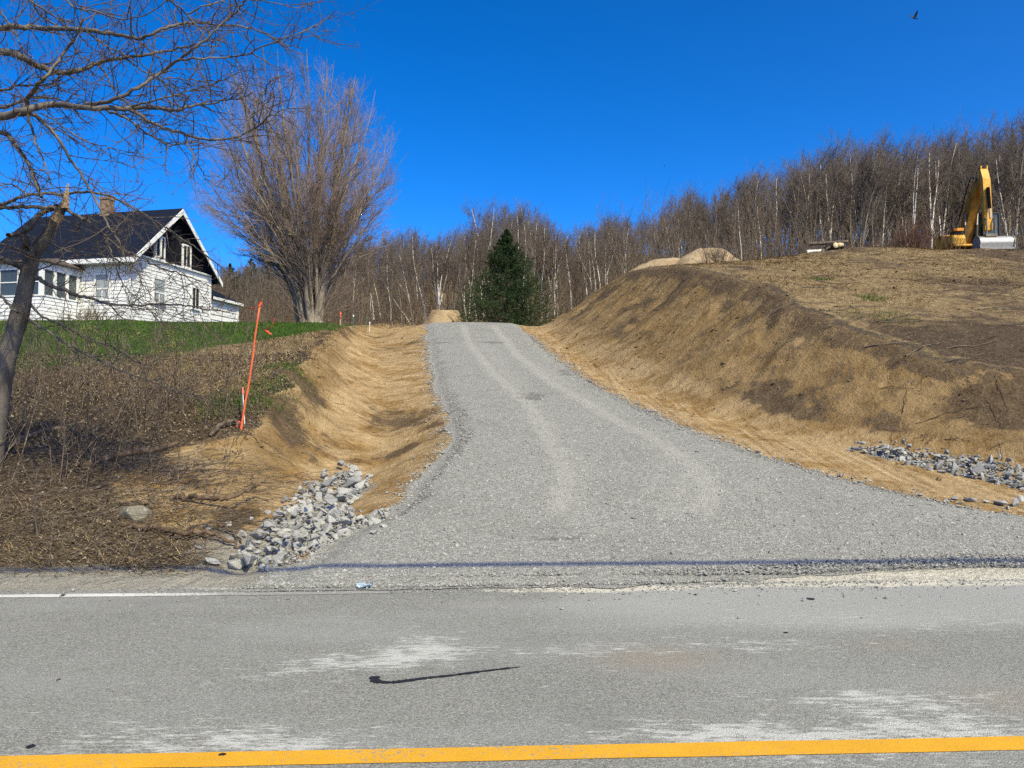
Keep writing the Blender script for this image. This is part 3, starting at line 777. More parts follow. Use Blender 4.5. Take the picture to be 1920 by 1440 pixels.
def region(px):
    if px < 700: return 'in the wood behind the big maple'
    if px < 880: return 'in the wood behind the flat topped mound'
    if px < 1060: return 'in the wood behind the dark spruce'
    if px < 1400: return 'in the wood behind the rounded earth mound'
    if px < 1680: return 'in the wood behind the log pile'
    return 'in the wood around the yellow excavator'
used = set()
def place_tree(px, Y, H, kind, k, rz, label, group, tilt=(0, 0), sxy=1.0):
    pr = (protos_b if kind == 'b' else protos_g)[k]
    key = (kind, k)
    o = pr if key not in used else copy_tree(pr)
    used.add(key)
    x = (px - CX) / F * Y
    o.location = (x, Y, zg1(x, Y))
    s = H / 11.0
    o.scale = (s * sxy, s * sxy, s)
    o.rotation_euler = (tilt[0], tilt[1], rz)
    tag(o, label, 'tree', group)
    return o
rt = random.Random(5)
# birches whose white stems can be told in the photo: base px, top px, distance
birches = [(770, 705, 66, .62), (775, 728, 67, .8), (790, 742, 69, .85), (800, 768, 66, .95), (822, 808, 64, .96), (826, 812, 64.5, .9), (815, 828, 66, .8), (880, 858, 64, .92), (895, 868, 66, .97), (905, 884, 68, .9), (918, 905, 72, .8), (930, 938, 74, 1.0),
           (992, 990, 70, 1.0), (1015, 1018, 70, .92), (1038, 1030, 68, .85), (1046, 1044, 68, .8), (1110, 1085, 66, .8), (1245, 1252, 62, .8), (1350, 1348, 60, .85), (1395, 1350, 58, .7), (1452, 1448, 58, .92), (1508, 1504, 56, .9), (1528, 1526, 57, .85),
           (1550, 1540, 56, .97), (1562, 1556, 55, .85), (1582, 1592, 55, .8), (1588, 1608, 56, .9), (1605, 1640, 54, .93), (1622, 1618, 56, .8), (1640, 1690, 55, .75), (1655, 1668, 58, .85), (1690, 1700, 57, .7), (1765, 1750, 55, .95), (1770, 1764, 53, .8), (1905, 1914, 52, .8), (1880, 1895, 56, .8), (1120, 1112, 70, .9), (1165, 1160, 66, .85), (700, 688, 72, .8), (660, 655, 72, .8), (980, 985, 66, .75), (1268, 1260, 60, .7), (1480, 1470, 60, .85), (1420, 1428, 62, .9)]
for i, (bx, tx, Y, hf) in enumerate(birches):
    x = (bx - CX) / F * Y
    top = (HORIZON - skyline(tx)) * Y / F + CAMH
    H = max(5, (top - zg1(x, Y)) * hf)
    lean = math.atan2((tx - bx) / F * Y, H)
    place_tree(bx, Y, H, 'b', i % 5, 0 if abs(lean) > .08 else rt.uniform(0, 6), 'white stemmed birch, bare, ' + region(bx), 'birches in the wood', (0, lean), 1.15)
for i in range(60):
    px = rt.uniform(650, 1930); Y = rt.uniform(62, 74) if px < 1150 else rt.uniform(50, 64)
    if 1255 < px < 1330 or 1780 < px < 1880: Y += 8
    x = (px - CX) / F * Y
    H = ((HORIZON - skyline(px)) * Y / F + CAMH - zg1(x, Y)) * rt.uniform(.6, .95)
    place_tree(px, Y, max(5, H), 'b', i % 5, rt.uniform(0, 6), 'white stemmed birch, bare, ' + region(px), 'birches in the wood', (rt.gauss(0, .05), rt.gauss(0, .09)), .95)
ng = 0
for i in range(3000):
    if ng >= 190: break
    px = rt.uniform(390, 2080); Y = (rt.uniform(50, 82) if px > 1250 else rt.uniform(62, 96)) if px < 1500 else rt.uniform(47, 76)
    if px < 1120 and px > 740 and Y < 60: continue
    x = (px - CX) / F * Y
    g = zg1(x, Y)
    top = (HORIZON - skyline(px)) * Y / F + CAMH
    H = (top - g) * (rt.uniform(.62, 1.03) if rt.random() < .8 else rt.uniform(.95, 1.08))
    if H < 4 or H > 21: continue
    place_tree(px, Y, H, 'g', ng % 8, rt.uniform(0, 6.28), 'slender bare grey brown tree ' + region(px), 'bare trees in the wood', (rt.gauss(0, .03), rt.gauss(0, .04)), rt.uniform(.8, 1.15))
    ng += 1

# the far wood: nobody could count its trees
def far_wood():
    rng = np.random.default_rng(77)
    P_t = []; mbt = MB()
    N = 1150
    px = rng.uniform(300, 2150, N); Y = np.where(px > 1300, rng.uniform(62, 130, N), rng.uniform(80, 150, N))
    x = (px - CX) / F * Y; g = zg(x, Y)
    top = (HORIZON - skyline(px)) * Y / F + CAMH
    H = np.clip((top - g) * rng.uniform(.8, 1.02, N), 3, 15)
    S = np.stack([x, Y, g - .3], 1)
    D = np.stack([rng.normal(0, .06, N), rng.normal(0, .06, N), np.ones(N)], 1)
    P = grow(rng, S, D, H, 6, .05, .02)
    Rr = (.0075 * H + .02)[:, None] * np.linspace(1, .2, 7)[None]
    mbt.tubes(P, Rr, 3)
    B1, b1 = children(rng, P, Rr, 13, .25, .98, (18, 48), (.2, .36), 3, .1, .07, .04, .4)
    mbt.tubes(B1, b1, 3)
    B2, b2 = children(rng, B1, b1, 6, .15, 1, (20, 50), (.4, .7), 2, .14, .05, .022, .5)
    mbt.tubes(B2, b2, 3)
    return tag(mbt.build('far_woods', M['twig_wood']), 'bare grey brown wood on the hill behind everything', 'wood', kind='stuff')
far_wood()
def undergrowth():
    rng = np.random.default_rng(78)
    mbt = MB(); N = 5200
    px = rng.uniform(360, 2100, N); Y = np.where(px > 1150, rng.uniform(46, 66, N), rng.uniform(56, 84, N))
    k = ~((px > 745) & (px < 1120) & (Y < 57)); px, Y = px[k], Y[k]; N = len(px)
    x = (px - CX) / F * Y
    keep = ~((x > 22) & (x < 30) & (Y < 47.5)); x, Y = x[keep], Y[keep]; N = len(x)
    g = zg(x, Y)
    H = rng.lognormal(math.log(2.2), .55, N).clip(.7, 6)
    P = grow(rng, np.stack([x, Y, g - .1], 1), np.stack([rng.normal(0, .16, N), rng.normal(0, .16, N), np.ones(N)], 1), H, 4, .07, .02)
    Rr = (.010 + .0045 * H)[:, None] * np.linspace(1, .3, 5)[None]
    mbt.tubes(P, Rr, 3)
    B, b = children(rng, P, Rr, 6, .3, 1, (20, 50), (.3, .55), 2, .12, .05, .010, .5)
    mbt.tubes(B, b, 3)
    return tag(mbt.build('undergrowth', M['stalk']), 'thin bare saplings and brush along the wood edge', 'undergrowth', kind='stuff')
undergrowth()

# ------------------------------------------------------------------ the big maple beside the house
def big_maple():
    rng = np.random.default_rng(11)
    base = W(585, 606, 42.5); bz = zg1(base[0], base[1])
    root = empty('maple_tree', (base[0], base[1], bz))
    tag(root, 'huge bare vase shaped maple with many stems beside the white house', 'tree')
    st = MB(); cr = MB()
    Ht = (HORIZON - 112) * 42.5 / F + CAMH - bz
    n = 66
    gold = np.arange(n) * 2.399 + rng.normal(0, .2, n)
    hz = np.interp((np.arange(n) + .5) / n, [0, .3, .6, .85, 1], [14.5, 13.3, 10.6, 7.3, 4.4])     # heights the stems reach
    rxy = np.interp(hz, [3.5, 5.5, 8.0, 10.8, 12.8, 14.0, 14.7], [4.4, 5.8, 6.8, 6.6, 5.6, 4.3, 2.8]) * np.sqrt(rng.uniform(.42, 1.0, n))
    E = np.stack([np.cos(gold) * rxy * 1.06 - .85, np.sin(gold) * rxy, hz + rng.normal(0, .25, n)], 1)
    S = np.stack([np.cos(gold) * .38, np.sin(gold) * .38, np.where(np.arange(n) < 18, -.4, rng.uniform(.2, 2.6, n))], 1)
    Cc = np.stack([E[:, 0] * .42, E[:, 1] * .42, S[:, 2] + (E[:, 2] - S[:, 2]) * .50], 1)
    tq = np.linspace(0, 1, 17)[None, :, None]
    P = (1 - tq) ** 2 * S[:, None] + 2 * tq * (1 - tq) * Cc[:, None] + tq ** 2 * E[:, None]
    wv = np.cumsum(rng.normal(0, .055, P.shape), axis=1); P = P + wv - wv[:, :1]
    r0 = np.where(np.arange(n) < 18, rng.uniform(.12, .21, n), rng.uniform(.04, .08, n))
    Rr = r0[:, None] * (np.linspace(1, .07, 17) ** 1.0)[None]
    st.tubes(P, Rr, 7)
    # stool at the base
    ang = np.linspace(0, 6.28, 14, endpoint=False)
    for a in ang:
        st.tubes(np.array([(math.cos(a) * .75, math.sin(a) * .75, -.4), (math.cos(a) * .5, math.sin(a) * .5, .35), (math.cos(a) * .40, math.sin(a) * .40, 1.1)]), np.array([.17, .13, .06]), 6)
    outward = lambda Q: None
    B1, b1 = children(rng, P, Rr, 10, .18, .98, (16, 44), (.17, .36), 8, .06, .02, .03, .2)
    t_ = B1[:, -1]; k = ((t_[:, 0] + .85) / 6.2) ** 2 + (t_[:, 1] / 5.9) ** 2 + ((t_[:, 2] - 8.5) / 6.65) ** 2 < 1; B1, b1 = B1[k], b1[k]
    st.tubes(B1, b1, 5)
    B2, b2 = children(rng, B1, b1, 9, .15, 1.0, (14, 40), (.34, .6), 5, .07, .03, .014, .35)
    cr.tubes(B2, b2, 3)
    B3, b3 = children(rng, B2, b2, 5, .2, 1.0, (15, 40), (.38, .65), 3, .09, .03, .0105, .5)
    def inside(B, sc=1.0):
        t_ = B[:, -1]; return ((t_[:, 0] + .85) / (6.5 * sc)) ** 2 + (t_[:, 1] / (6.1 * sc)) ** 2 + ((t_[:, 2] - 8.5) / (6.85 * sc)) ** 2 < 1
    k = inside(B3, .97); B3, b3 = B3[k], b3[k]
    cr.tubes(B3, b3, 3)
    k = rng.uniform(0, 1, len(B3)) < .9
    B4, b4 = children(rng, B3[k], b3[k], 3, .3, 1.0, (15, 40), (.45, .85), 2, .1, .03, .008, .6)
    k = inside(B4, 1 + rng.normal(0, .012)); B4, b4 = B4[k], b4[k]
    cr.tubes(B4, b4, 3)
    # low skirt of thin shoots round the stool
    m = 70
    az = rng.uniform(0, 6.28, m); el = np.radians(rng.uniform(15, 65, m))
    Dk = np.stack([np.cos(az) * np.cos(el), np.sin(az) * np.cos(el), np.sin(el)], 1)
    hh = rng.uniform(.3, 2.6, m)
    Sk = np.stack([np.cos(az) * .5, np.sin(az) * .5, hh], 1)
    K, kr = grow(rng, Sk, Dk, rng.uniform(1.4, 4.2, m), 6, .08, .03), (np.full((m, 1), .022) * np.linspace(1, .3, 7)[None])
    cr.tubes(K, kr, 3)
    K2, k2 = children(rng, K, kr, 7, .2, 1, (20, 50), (.3, .55), 3, .1, .03, .011, .5)
    cr.tubes(K2, k2, 3)
    st.build('trunk', M['bark_maple'], root)
    cr.build('crown', M['twig_maple'], root)
big_maple()

# dark evergreens glimpsed beside the shed and the spruce at the top of the drive
def conifer(name, label, px, Y, toppy, width, seed, dens=1.0, droop=-.12, group=None, base_from=.0):
    rng = np.random.default_rng(seed)
    x = (px - CX) / F * Y; gz = zg1(x, Y)
    H = (HORIZON - toppy) * Y / F + CAMH - gz
    root = empty(name, (x, Y, gz)); tag(root, label, 'tree', group)
    tr = MB(); cr = MB()
    z = np.linspace(-.3, H, 12)
    tr.tubes(np.stack([rng.normal(0, .02, 12), rng.normal(0, .02, 12), z], 1), np.linspace(.13, .012, 12) * H / 6, 7)
    n = int(230 * dens)
    t = rng.uniform(0, 1, n) ** 1.25
    hz = H * (base_from + .03 + (.95 - base_from) * t)
    az = rng.uniform(0, 6.28, n)
    lob = 1 + .22 * np.sin(az * 3 + 1.3) * (1 - t) + rng.normal(0, .12, n)
    rad = width / 2 * (1 - t) ** 1.06 * lob + .06
    el = droop + t * .75 + rng.normal(0, .07, n)
    D = np.stack([np.cos(az) * np.cos(el), np.sin(az) * np.cos(el), np.sin(el)], 1)
    S = np.stack([np.zeros(n), np.zeros(n), hz], 1)
    B = grow(rng, S, D, rad, 6, .05, .055)
    tr.tubes(B, np.full((n, 1), .018) * np.linspace(1, .3, 7)[None], 3)
    # side shoots, then needles as slim blades all along them
    B2, b2 = children(rng, B, np.full((n, 7), .01), 13, .15, 1.0, (30, 62), (.16, .36), 3, .06, -.03, .007, .5, tw=lambda tt: 1.1 - .6 * tt)
    cr.tubes(B2, b2, 3)
    allP = np.concatenate([B2.reshape(len(B2), -1, 3)]); m = len(allP)
    per = 22
    ti = rng.uniform(0, 1, (m, per)) * 3; i = np.minimum(ti.astype(int), 2); f = (ti - i)[..., None]
    a = np.take_along_axis(allP, i[..., None].repeat(3, 2), 1) * (1 - f) + np.take_along_axis(allP, (i + 1)[..., None].repeat(3, 2), 1) * f
    T = nrm(allP[:, -1] - allP[:, 0])[:, None]
    d = nrm(T * .9 + rng.normal(0, .55, (m, per, 3)))
    Ln = rng.uniform(.07, .14, (m, per, 1)) * (H / 6) ** .5
    side = nrm(np.cross(d, rng.normal(0, 1, (m, per, 3)))) * .013
    v = np.stack([a - side, a + side, a + d * Ln], 2).reshape(-1, 3)
    cr.add(v, None, np.arange(len(v)).reshape(-1, 3))
    tr.build('trunk', M['bark_brown'], root)
    cr.build('crown', M['needle'], root, smooth=False)
t = NT('spruce_needles', 0.75, 0.2)
f_ = t.noise(t.obj(), 2.2, 4); f2 = t.noise(t.obj(), 30, 2)
M['needle'] = t.out(t.ramp(t.math('ADD', t.math('MULTIPLY', f_, .55), t.math('MULTIPLY', f2, .45)), [(0.36, (0.016, 0.036, 0.014)), (0.52, (0.034, 0.068, 0.020)), (0.66, (0.075, 0.105, 0.028))]))
conifer('spruce_tree', 'dark green spruce standing at the top of the gravel drive', 950, 47, 426, 6.9, 31, 1.7)
for i, (px, Y, tp, wd) in enumerate([(428, 80, 492, 6), (468, 84, 482, 6), (405, 78, 512, 5), (500, 88, 488, 6)]):
    conifer('conifer', ['short dark conifer behind the shed end of the white house', 'tall dark conifer in the gap between shed and big maple', 'low dark conifer hidden behind the shed roof', 'dark conifer showing through the left skirt of the big maple'][i], px, Y, tp, wd, 60 + i, .55, group='conifers behind the house')

# ------------------------------------------------------------------ projection helpers used for laying things out on the ground
def proj(x, y, z):
    d = _c * y + _s * (z - CAMH); up = -_s * y + _c * (z - CAMH)
    return CX + F * x / d, CY - F * up / d
def hit(px, py):
    Ys = np.geomspace(3, 75, 1500)
    P = np.stack([W(px, py, 1.0)[:1] * Ys, Ys, CAMH + (W(px, py, 1.0)[2] - CAMH) * Ys], 1) if False else np.array([W(px, py, 1.0)]) * 0 + np.stack([W(px, py, 1.0)[0] * Ys, Ys, CAMH + (W(px, py, 1.0)[2] - CAMH) * Ys], 1)
    g = zs(P[:, 0], P[:, 1])
    k = np.argmax(P[:, 2] < g)
    p = P[k].copy(); p[2] = g[k]
    return p
def inpoly(px, py, poly):
    c = np.zeros(np.shape(px), bool); j = len(poly) - 1
    for i in range(len(poly)):
        xi, yi = poly[i]; xj, yj = poly[j]
        c ^= ((yi > py) != (yj > py)) & (px < (xj - xi) * (py - yi) / (yj - yi + 1e-12) + xi)
        j = i
    return c

# ------------------------------------------------------------------ the white house
M['siding'] = plain('white_clapboard', (0.80, 0.80, 0.79), .6, .04, 2)
M['trim'] = plain('white_trim', (0.82, 0.82, 0.81), .5, .03, 3)
M['roof'] = None
t = NT('black_shingles', 0.95, 0.08)
p_ = t.obj()
br = t.n('TexBrick'); t.set(br.inputs['Vector'], p_); br.inputs['Scale'].default_value = 3.2
br.inputs['Color1'].default_value = (0.006, 0.011, 0.027, 1); br.inputs['Color2'].default_value = (0.010, 0.017, 0.040, 1); br.inputs['Mortar'].default_value = (0.010, 0.010, 0.012, 1)
M['roof'] = t.out(t.mix(t.math('MULTIPLY', t.noise(p_, 40, 3), 0.4), br.outputs[0], (0.010, 0.015, 0.030)))
M['roof_brown'] = plain('brown_shingles', (0.11, 0.085, 0.07), .9, .35, 14)
def board():
    t = NT('dark_boards', 0.9, 0.05)
    f = t.noise(t.mapping(t.obj(), (1, 9, 0.4)), 1.5, 4)
    return t.out(t.ramp(f, [(0.35, (0.006, 0.007, 0.010)), (0.65, (0.018, 0.019, 0.024))]))
M['dark_board'] = board()
def glass(name, col, folds=0.0):
    t = NT(name, 0.12, 0.5)
    c = col
    if folds: c = t.ramp(t.noise(t.mapping(t.obj(), (9, 9, 0.5)), 2.5, 3), [(0.38, tuple(x * .62 for x in col)), (0.62, col)])
    return t.out(c)
M['glass'] = glass('window_glass', (0.06, 0.075, 0.085))
M['lace'] = glass('curtained_glass', (0.42, 0.46, 0.48), 1)
M['glass_dark'] = glass('dark_glass', (0.02, 0.022, 0.025))
t = NT('old_brick', .9, .1)
br = t.n('TexBrick'); t.set(br.inputs['Vector'], t.mapping(t.obj(), (1, 1, 1), (math.pi / 2, 0, 0))); br.inputs['Scale'].default_value = 6
br.inputs['Color1'].default_value = (0.27, 0.155, 0.10, 1); br.inputs['Color2'].default_value = (0.36, 0.24, 0.16, 1); br.inputs['Mortar'].default_value = (0.36, 0.31, 0.26, 1)
M['brick'] = t.out(t.mix(t.math('MULTIPLY', t.noise(t.obj(), 5, 4), .5), br.outputs[0], (0.20, 0.13, 0.09)))
M['foundation'] = plain('fieldstone_foundation', (0.26, 0.23, 0.19), .95, .35, 7, bump=.5)

def siding(mb, a, b, z0, z1, nrm_, step=.155, lap=.020):
    """clapboard courses between plan points a and b, facing nrm_"""
    a = np.array(a, float); b = np.array(b, float); nn = np.array(nrm_, float)
    k = max(1, int(round((z1 - z0) / step))); h = (z1 - z0) / k
    for i in range(k):
        za, zb = z0 + i * h, z0 + (i + 1) * h
        lo0 = np.append(a + nn * lap, za); lo1 = np.append(b + nn * lap, za)
        hi0 = np.append(a, zb); hi1 = np.append(b, zb); in0 = np.append(a, za); in1 = np.append(b, za)
        mb.add([lo0, lo1, hi1, hi0, in0, in1], [(0, 1, 2, 3), (4, 5, 1, 0)])

def house():
    base = W(243, 605, 32.0)
    root = empty('farmhouse', (base[0], base[1], 5.36), R(-12))
    tag(root, 'white clapboard farmhouse with black roof, dark gable and glazed porch', 'house')
    L_, Wd, ev, rg = 7.3, 5.6, 2.95, 5.42
    # walls
    mb = MB()
    siding(mb, (-L_, 0), (-.06, 0), .18, ev, (0, -1)); siding(mb, (0, .06), (0, Wd), .18, ev - .02, (1, 0))
    mb.span((-L_, .004, .1), (-.02, .05, ev)); mb.span((-.05, .05, .1), (-.004, Wd, ev))
    mb.span((-L_, Wd - .06, .0), (-.06, Wd, ev)); mb.span((-L_, .06, 0), (-L_ + .05, Wd - .07, ev))
    mb.build('wall', M['siding'], root, smooth=False)
    mb = MB(); mb.span((-.07, -.045, .16), (.045, .07, ev - .03)); mb.span((-.03, Wd - .03, .16), (.05, Wd + .06, ev - .03))
    mb.build('corner_board', M['trim'], root, smooth=False)
    mb = MB(); mb.span((-L_ - .02, -.02, -.7), (.02, Wd, .155))
    mb.build('foundation', M['foundation'], root, smooth=False)
    # gable with dark boards and a white ledge under it
    mb = MB(); mb.prism([(.0, ev), (Wd, ev), (Wd / 2, rg - .1)], -.12, -.02)
    g = mb.build('gable', M['dark_board'], root, smooth=False)
    mb = MB(); mb.prism([(.0, ev), (Wd, ev), (Wd / 2, rg - .1)], -L_ + .0, -L_ + .05); mb.build('gable', M['dark_board'], root, smooth=False)
    mb = MB(); mb.span((-.2, .02, ev - .02), (.11, Wd - .02, ev + .04)); mb.build('ledge', M['trim'], root, smooth=False)
    # roof slabs
    sl_ = (rg - ev) / (Wd / 2); ov = .38; x0, x1 = -L_ - .35, .42
    mb = MB()
    lo = ev - sl_ * ov
    mb.prism([(-ov, lo + .10), (Wd / 2, rg + .14), (Wd / 2, rg + .04), (-ov, lo)], x0, x1)
    mb.prism([(Wd + ov, lo + .10), (Wd / 2 + .001, rg + .14), (Wd / 2 + .001, rg + .04), (Wd + ov, lo)], x0, x1)
    rf = mb.build('roof', M['roof'], root, smooth=False)
    mb = MB(); mb.span((-3.78, 2.6, rg - .6), (-3.32, 3.0, rg + .74)); mb.span((-3.82, 2.56, rg + .74), (-3.28, 3.04, rg + .84))
    mb.build('chimney', M['brick'], rf, smooth=False)
    # bargeboards (rakes) and eave fascia with gutter
    mb = MB()
    for s_ in (0, 1):
        f = (lambda y: y) if s_ == 0 else (lambda y: Wd - y)
        mb.prism([(f(-ov - .02), lo + .06), (f(Wd / 2), rg + .10), (f(Wd / 2), rg - .14), (f(-ov - .02), lo - .16)], x1 + .002, x1 + .04)
    mb.build('bargeboard', M['trim'], root, smooth=False)
    mb = MB(); mb.span((x0, -ov - .09, lo - .12), (x1 - .01, -ov - .003, lo + .07)); mb.span((x0, -ov, lo - .12), (x1 - .02, -.03, lo - .09))
    mb.build('gutter', M['trim'], root, smooth=False)
    def window(c, wd, z0, z1, face, pane, mull=True, bars=1, deep=.07, label=None, mid=True):
        """face 'f' front (y=c plane) or 'g' gable side (x plane)"""
        mb = MB(); fr = .075
        off = c[1] if face == 'f' else c[0]
        def sp(a0, a1, za, zb, d0, d1):
            if face == 'f': mb.span((a0, off - d1, za), (a1, off - d0, zb))
            else: mb.span((off + d0, a0, za), (off + d1, a1, zb))
        u0 = (c[0] if face == 'f' else c[1]) - wd / 2; u1 = u0 + wd
        sp(u0 - fr, u0, z0 - fr, z1 + fr, 0, deep); sp(u1, u1 + fr, z0 - fr, z1 + fr, 0, deep)
        sp(u0, u1, z1, z1 + fr, 0, deep); sp(u0, u1, z0 - fr, z0, 0, deep + .03)
        if mid: sp(u0, u1, (z0 + z1) / 2 - .03 - .08, (z0 + z1) / 2 + .03 - .08, .015, deep - .01)
        for i in range(bars): sp(u0 + wd * (i + 1) / (bars + 1) - .018, u0 + wd * (i + 1) / (bars + 1) + .018, z0, ((z0 + z1) / 2 - .11) if mid else z1, .015, deep - .02)
        wn = mb.build('window', M['trim'], root, smooth=False)
        if label: wn['label'] = label
        mb = MB()
        if face == 'f': mb.span((u0, off - .04, z0), (u1, off - .033, z1))
        else: mb.span((off + .033, u0, z0), (off + .04, u1, z1))
        mb.build('pane', pane, wn, smooth=False)
    window((-1.32, -.0), .62, 1.05, 2.08, 'f', M['lace'])
    window((0, 1.80), .72, 1.12, 2.14, 'g', M['lace'])
    window((0, 4.42), .50, 1.20, 2.16, 'g', M['glass_dark'], mid=False, label='narrow dark window with vertical bars')
    window((-.02, 1.80), .56, 3.06, 4.02, 'g', M['glass_dark'], mid=False, label='upper window in the dark gable')
    window((-.02, 3.72), .50, 3.06, 4.02, 'g', M['glass_dark'], mid=False, label='upper window in the dark gable')
    # the open casement leaf of the first gable window
    mb = MB()
    for a, b in (((.05, 1.46, 3.06), (.36, 1.50, 3.12)), ((.05, 1.46, 3.96), (.36, 1.50, 4.02)), ((.30, 1.46, 3.12), (.36, 1.50, 3.96)), ((.05, 1.46, 3.12), (.11, 1.50, 3.96))): mb.span(a, b)
    mb.build('casement', M['trim'], root, smooth=False)
    # enclosed porch
    pw0, pw1, pd, pe = -L_ - .4, -2.42, 2.0, 2.3
    mb = MB()
    siding(mb, (pw0, -pd), (pw1, -pd), -.1, .93, (0, -1)); siding(mb, (pw1, -pd), (pw1, -.05), -.1, .93, (1, 0))
    mb.span((pw0, -pd + .004, -.6), (pw1 - .004, -pd + .06, .93)); mb.span((pw1 - .06, -pd + .06, -.6), (pw1 - .004, -.04, .93))
    mb.span((pw0, -pd - .04, .93), (pw1 + .04, -pd + .08, .99)); mb.span((pw1 - .08, -pd + .08, .93), (pw1 + .04, -.04, .99))
    mb.span((pw0, -pd - .02, 2.02), (pw1 + .02, -pd + .08, pe)); mb.span((pw1 - .08, -pd + .08, 2.02), (pw1 + .02, -.04, pe))
    po = mb.build('porch', M['siding'], root, smooth=False)
    xs_ = np.linspace(pw1 - .09, pw0 + .1, 6)
    for x in xs_:
        mb = MB(); mb.span((x - .09, -pd - .012, .99), (x + .09, -pd + .10, 2.02)); mb.build('column', M['trim'], po, smooth=False)
    for y in (-1.36, -.72, -.12):
        mb = MB(); mb.span((pw1 - .09, y - .07, .99), (pw1 + .012, y + .07, 2.02)); mb.build('column', M['trim'], po, smooth=False)
    for a, b in zip(xs_[:-1], xs_[1:]):
        mb = MB(); mb.span((b + .09, -pd + .03, .99), (a - .09, -pd + .04, 2.02)); mb.build('pane', M['glass'], po, smooth=False)
        mb = MB(); mb.span((b + .09, -pd + .0, 1.50), (a - .09, -pd + .026, 1.54)); mb.build('glazing_bar', M['trim'], po, smooth=False)
    for a, b in ((-1.9, -1.43), (-1.29, -.79), (-.65, -.19)):
        mb = MB(); mb.span((pw1 - .05, a, .99), (pw1 - .04, b, 2.02)); mb.build('pane', M['glass'], po, smooth=False)
    mb = MB()
    o_ = .22
    mb.add([(pw0 - o_, -pd - o_, pe), (pw1 + o_, -pd - o_, pe), (pw1 + o_, -.02, pe), (pw1 - 1.0, -.02, 2.80), (pw0 - o_, -.02, 2.80),
            (pw0 - o_, -pd - o_, pe + .07), (pw1 + o_, -pd - o_, pe + .07), (pw1 + o_, -.02, pe + .07), (pw1 - 1.0, -.02, 2.87), (pw0 - o_, -.02, 2.87)],
           [(5, 6, 8, 9), (0, 1, 6, 5), (1, 2, 7, 6), (0, 4, 2, 1), (0, 5, 9, 4), (2, 4, 8, 7)], [(6, 7, 8), (2, 3, 4)])
    mb.build('porch_roof', M['roof_brown'], root, smooth=False)
    # lean-to shed on the back
    y0, y1 = Wd + .06, 8.15
    mb = MB(); siding(mb, (-.06, y0), (-.06, y1), -.2, 1.95, (1, 0), .27, .035); mb.span((-2.2, y0, -.6), (-.064, y1, 1.95)); mb.span((-.09, y1 - .1, -.2), (.0, y1 + .04, 1.94))
    mb.build('shed', M['siding'], root, smooth=False)
    mb = MB(); mb.prism([(.16, 1.88), (.16, 1.98), (-2.3, 3.05), (-2.3, 2.95)], y0, y1 + .16, 'y'); mb.build('shed_roof', M['roof'], root, smooth=False)
    mb = MB(); mb.span((.165, y0, 1.84), (.19, y1 + .16, 1.97)); mb.build('shed_fascia', M['trim'], root, smooth=False)
    return root
house()

# ------------------------------------------------------------------ foreground trees traced as limbs in space, twigs grown on them
def catmull(P, n):
    P = np.asarray(P, float); P = np.vstack([2 * P[0] - P[1], P, 2 * P[-1] - P[-2]])
    out = []
    for i in range(1, len(P) - 2):
        t = np.linspace(0, 1, n, endpoint=False)[:, None]
        a, b, c, d = P[i - 1:i + 3]
        out.append(.5 * (2 * b + (c - a) * t + (2 * a - 5 * b + 4 * c - d) * t ** 2 + (3 * b - 3 * c + d - a) * t ** 3))
    out.append(P[-2][None]); return np.vstack(out)
def limb(pts, d0, d1, r0, r1):
    """pts in photo pixels, running from d0 to d1 metres ahead; radii in photo pixels"""
    P = np.array([W(px, py, d0 + (d1 - d0) * i / (len(pts) - 1) + .18 * math.sin(i * 1.7 + px * .01)) for i, (px, py) in enumerate(pts)])
    P = catmull(P, 6)
    P = P + RNG.normal(0, .006, P.shape)
    t = np.linspace(0, 1, len(P))
    return P, (r0 + (r1 - r0) * t ** .8) * P[:, 1] / F
def twigs(limbs, mb, mbud, seed, dens=7.0, lf=(.25, .75), budn=1.0, ang=(25, 70), sub=4, up=.02, r=.0055):
    rng = np.random.default_rng(seed)
    tips = []
    for P, Rr in limbs:
        L = np.linalg.norm(np.diff(P, axis=0), axis=1).sum()
        n = max(2, int(L * dens))
        S = P[None]; Q, q = children(rng, S, Rr[None], n, .08, 1.0, ang, (lf[0] / L, lf[1] / L), 6, .17, up, r, .45, tw=lambda t: 1.1 - .3 * t)
        mb.tubes(Q, q, 4)
        Q2, q2 = children(rng, Q, q, sub, .15, 1.0, (25, 65), (.3, .65), 4, .2, up, .0036, .55)
        mb.tubes(Q2, q2, 3)
        tips += [Q2[:, -1], Q[:, -1]]
    tips = np.concatenate(tips)
    k = rng.uniform(0, 1, len(tips)) < budn
    tips = tips[k]
    tips = np.concatenate([tips + rng.normal(0, .018, tips.shape) for _ in range(3)])
    sv = rng.uniform(.004, .009, len(tips))
    pebbles(mbud, tips[:, 0], tips[:, 1], tips[:, 2], sv, 1.0)

def z1(l): return [(x / 3, y / 3) for x, y in l]
def z2(l): return [(x / 4, y / 4 + 340) for x, y in l]
def z3(l): return [(x * .375, y * .375 + 560) for x, y in l]

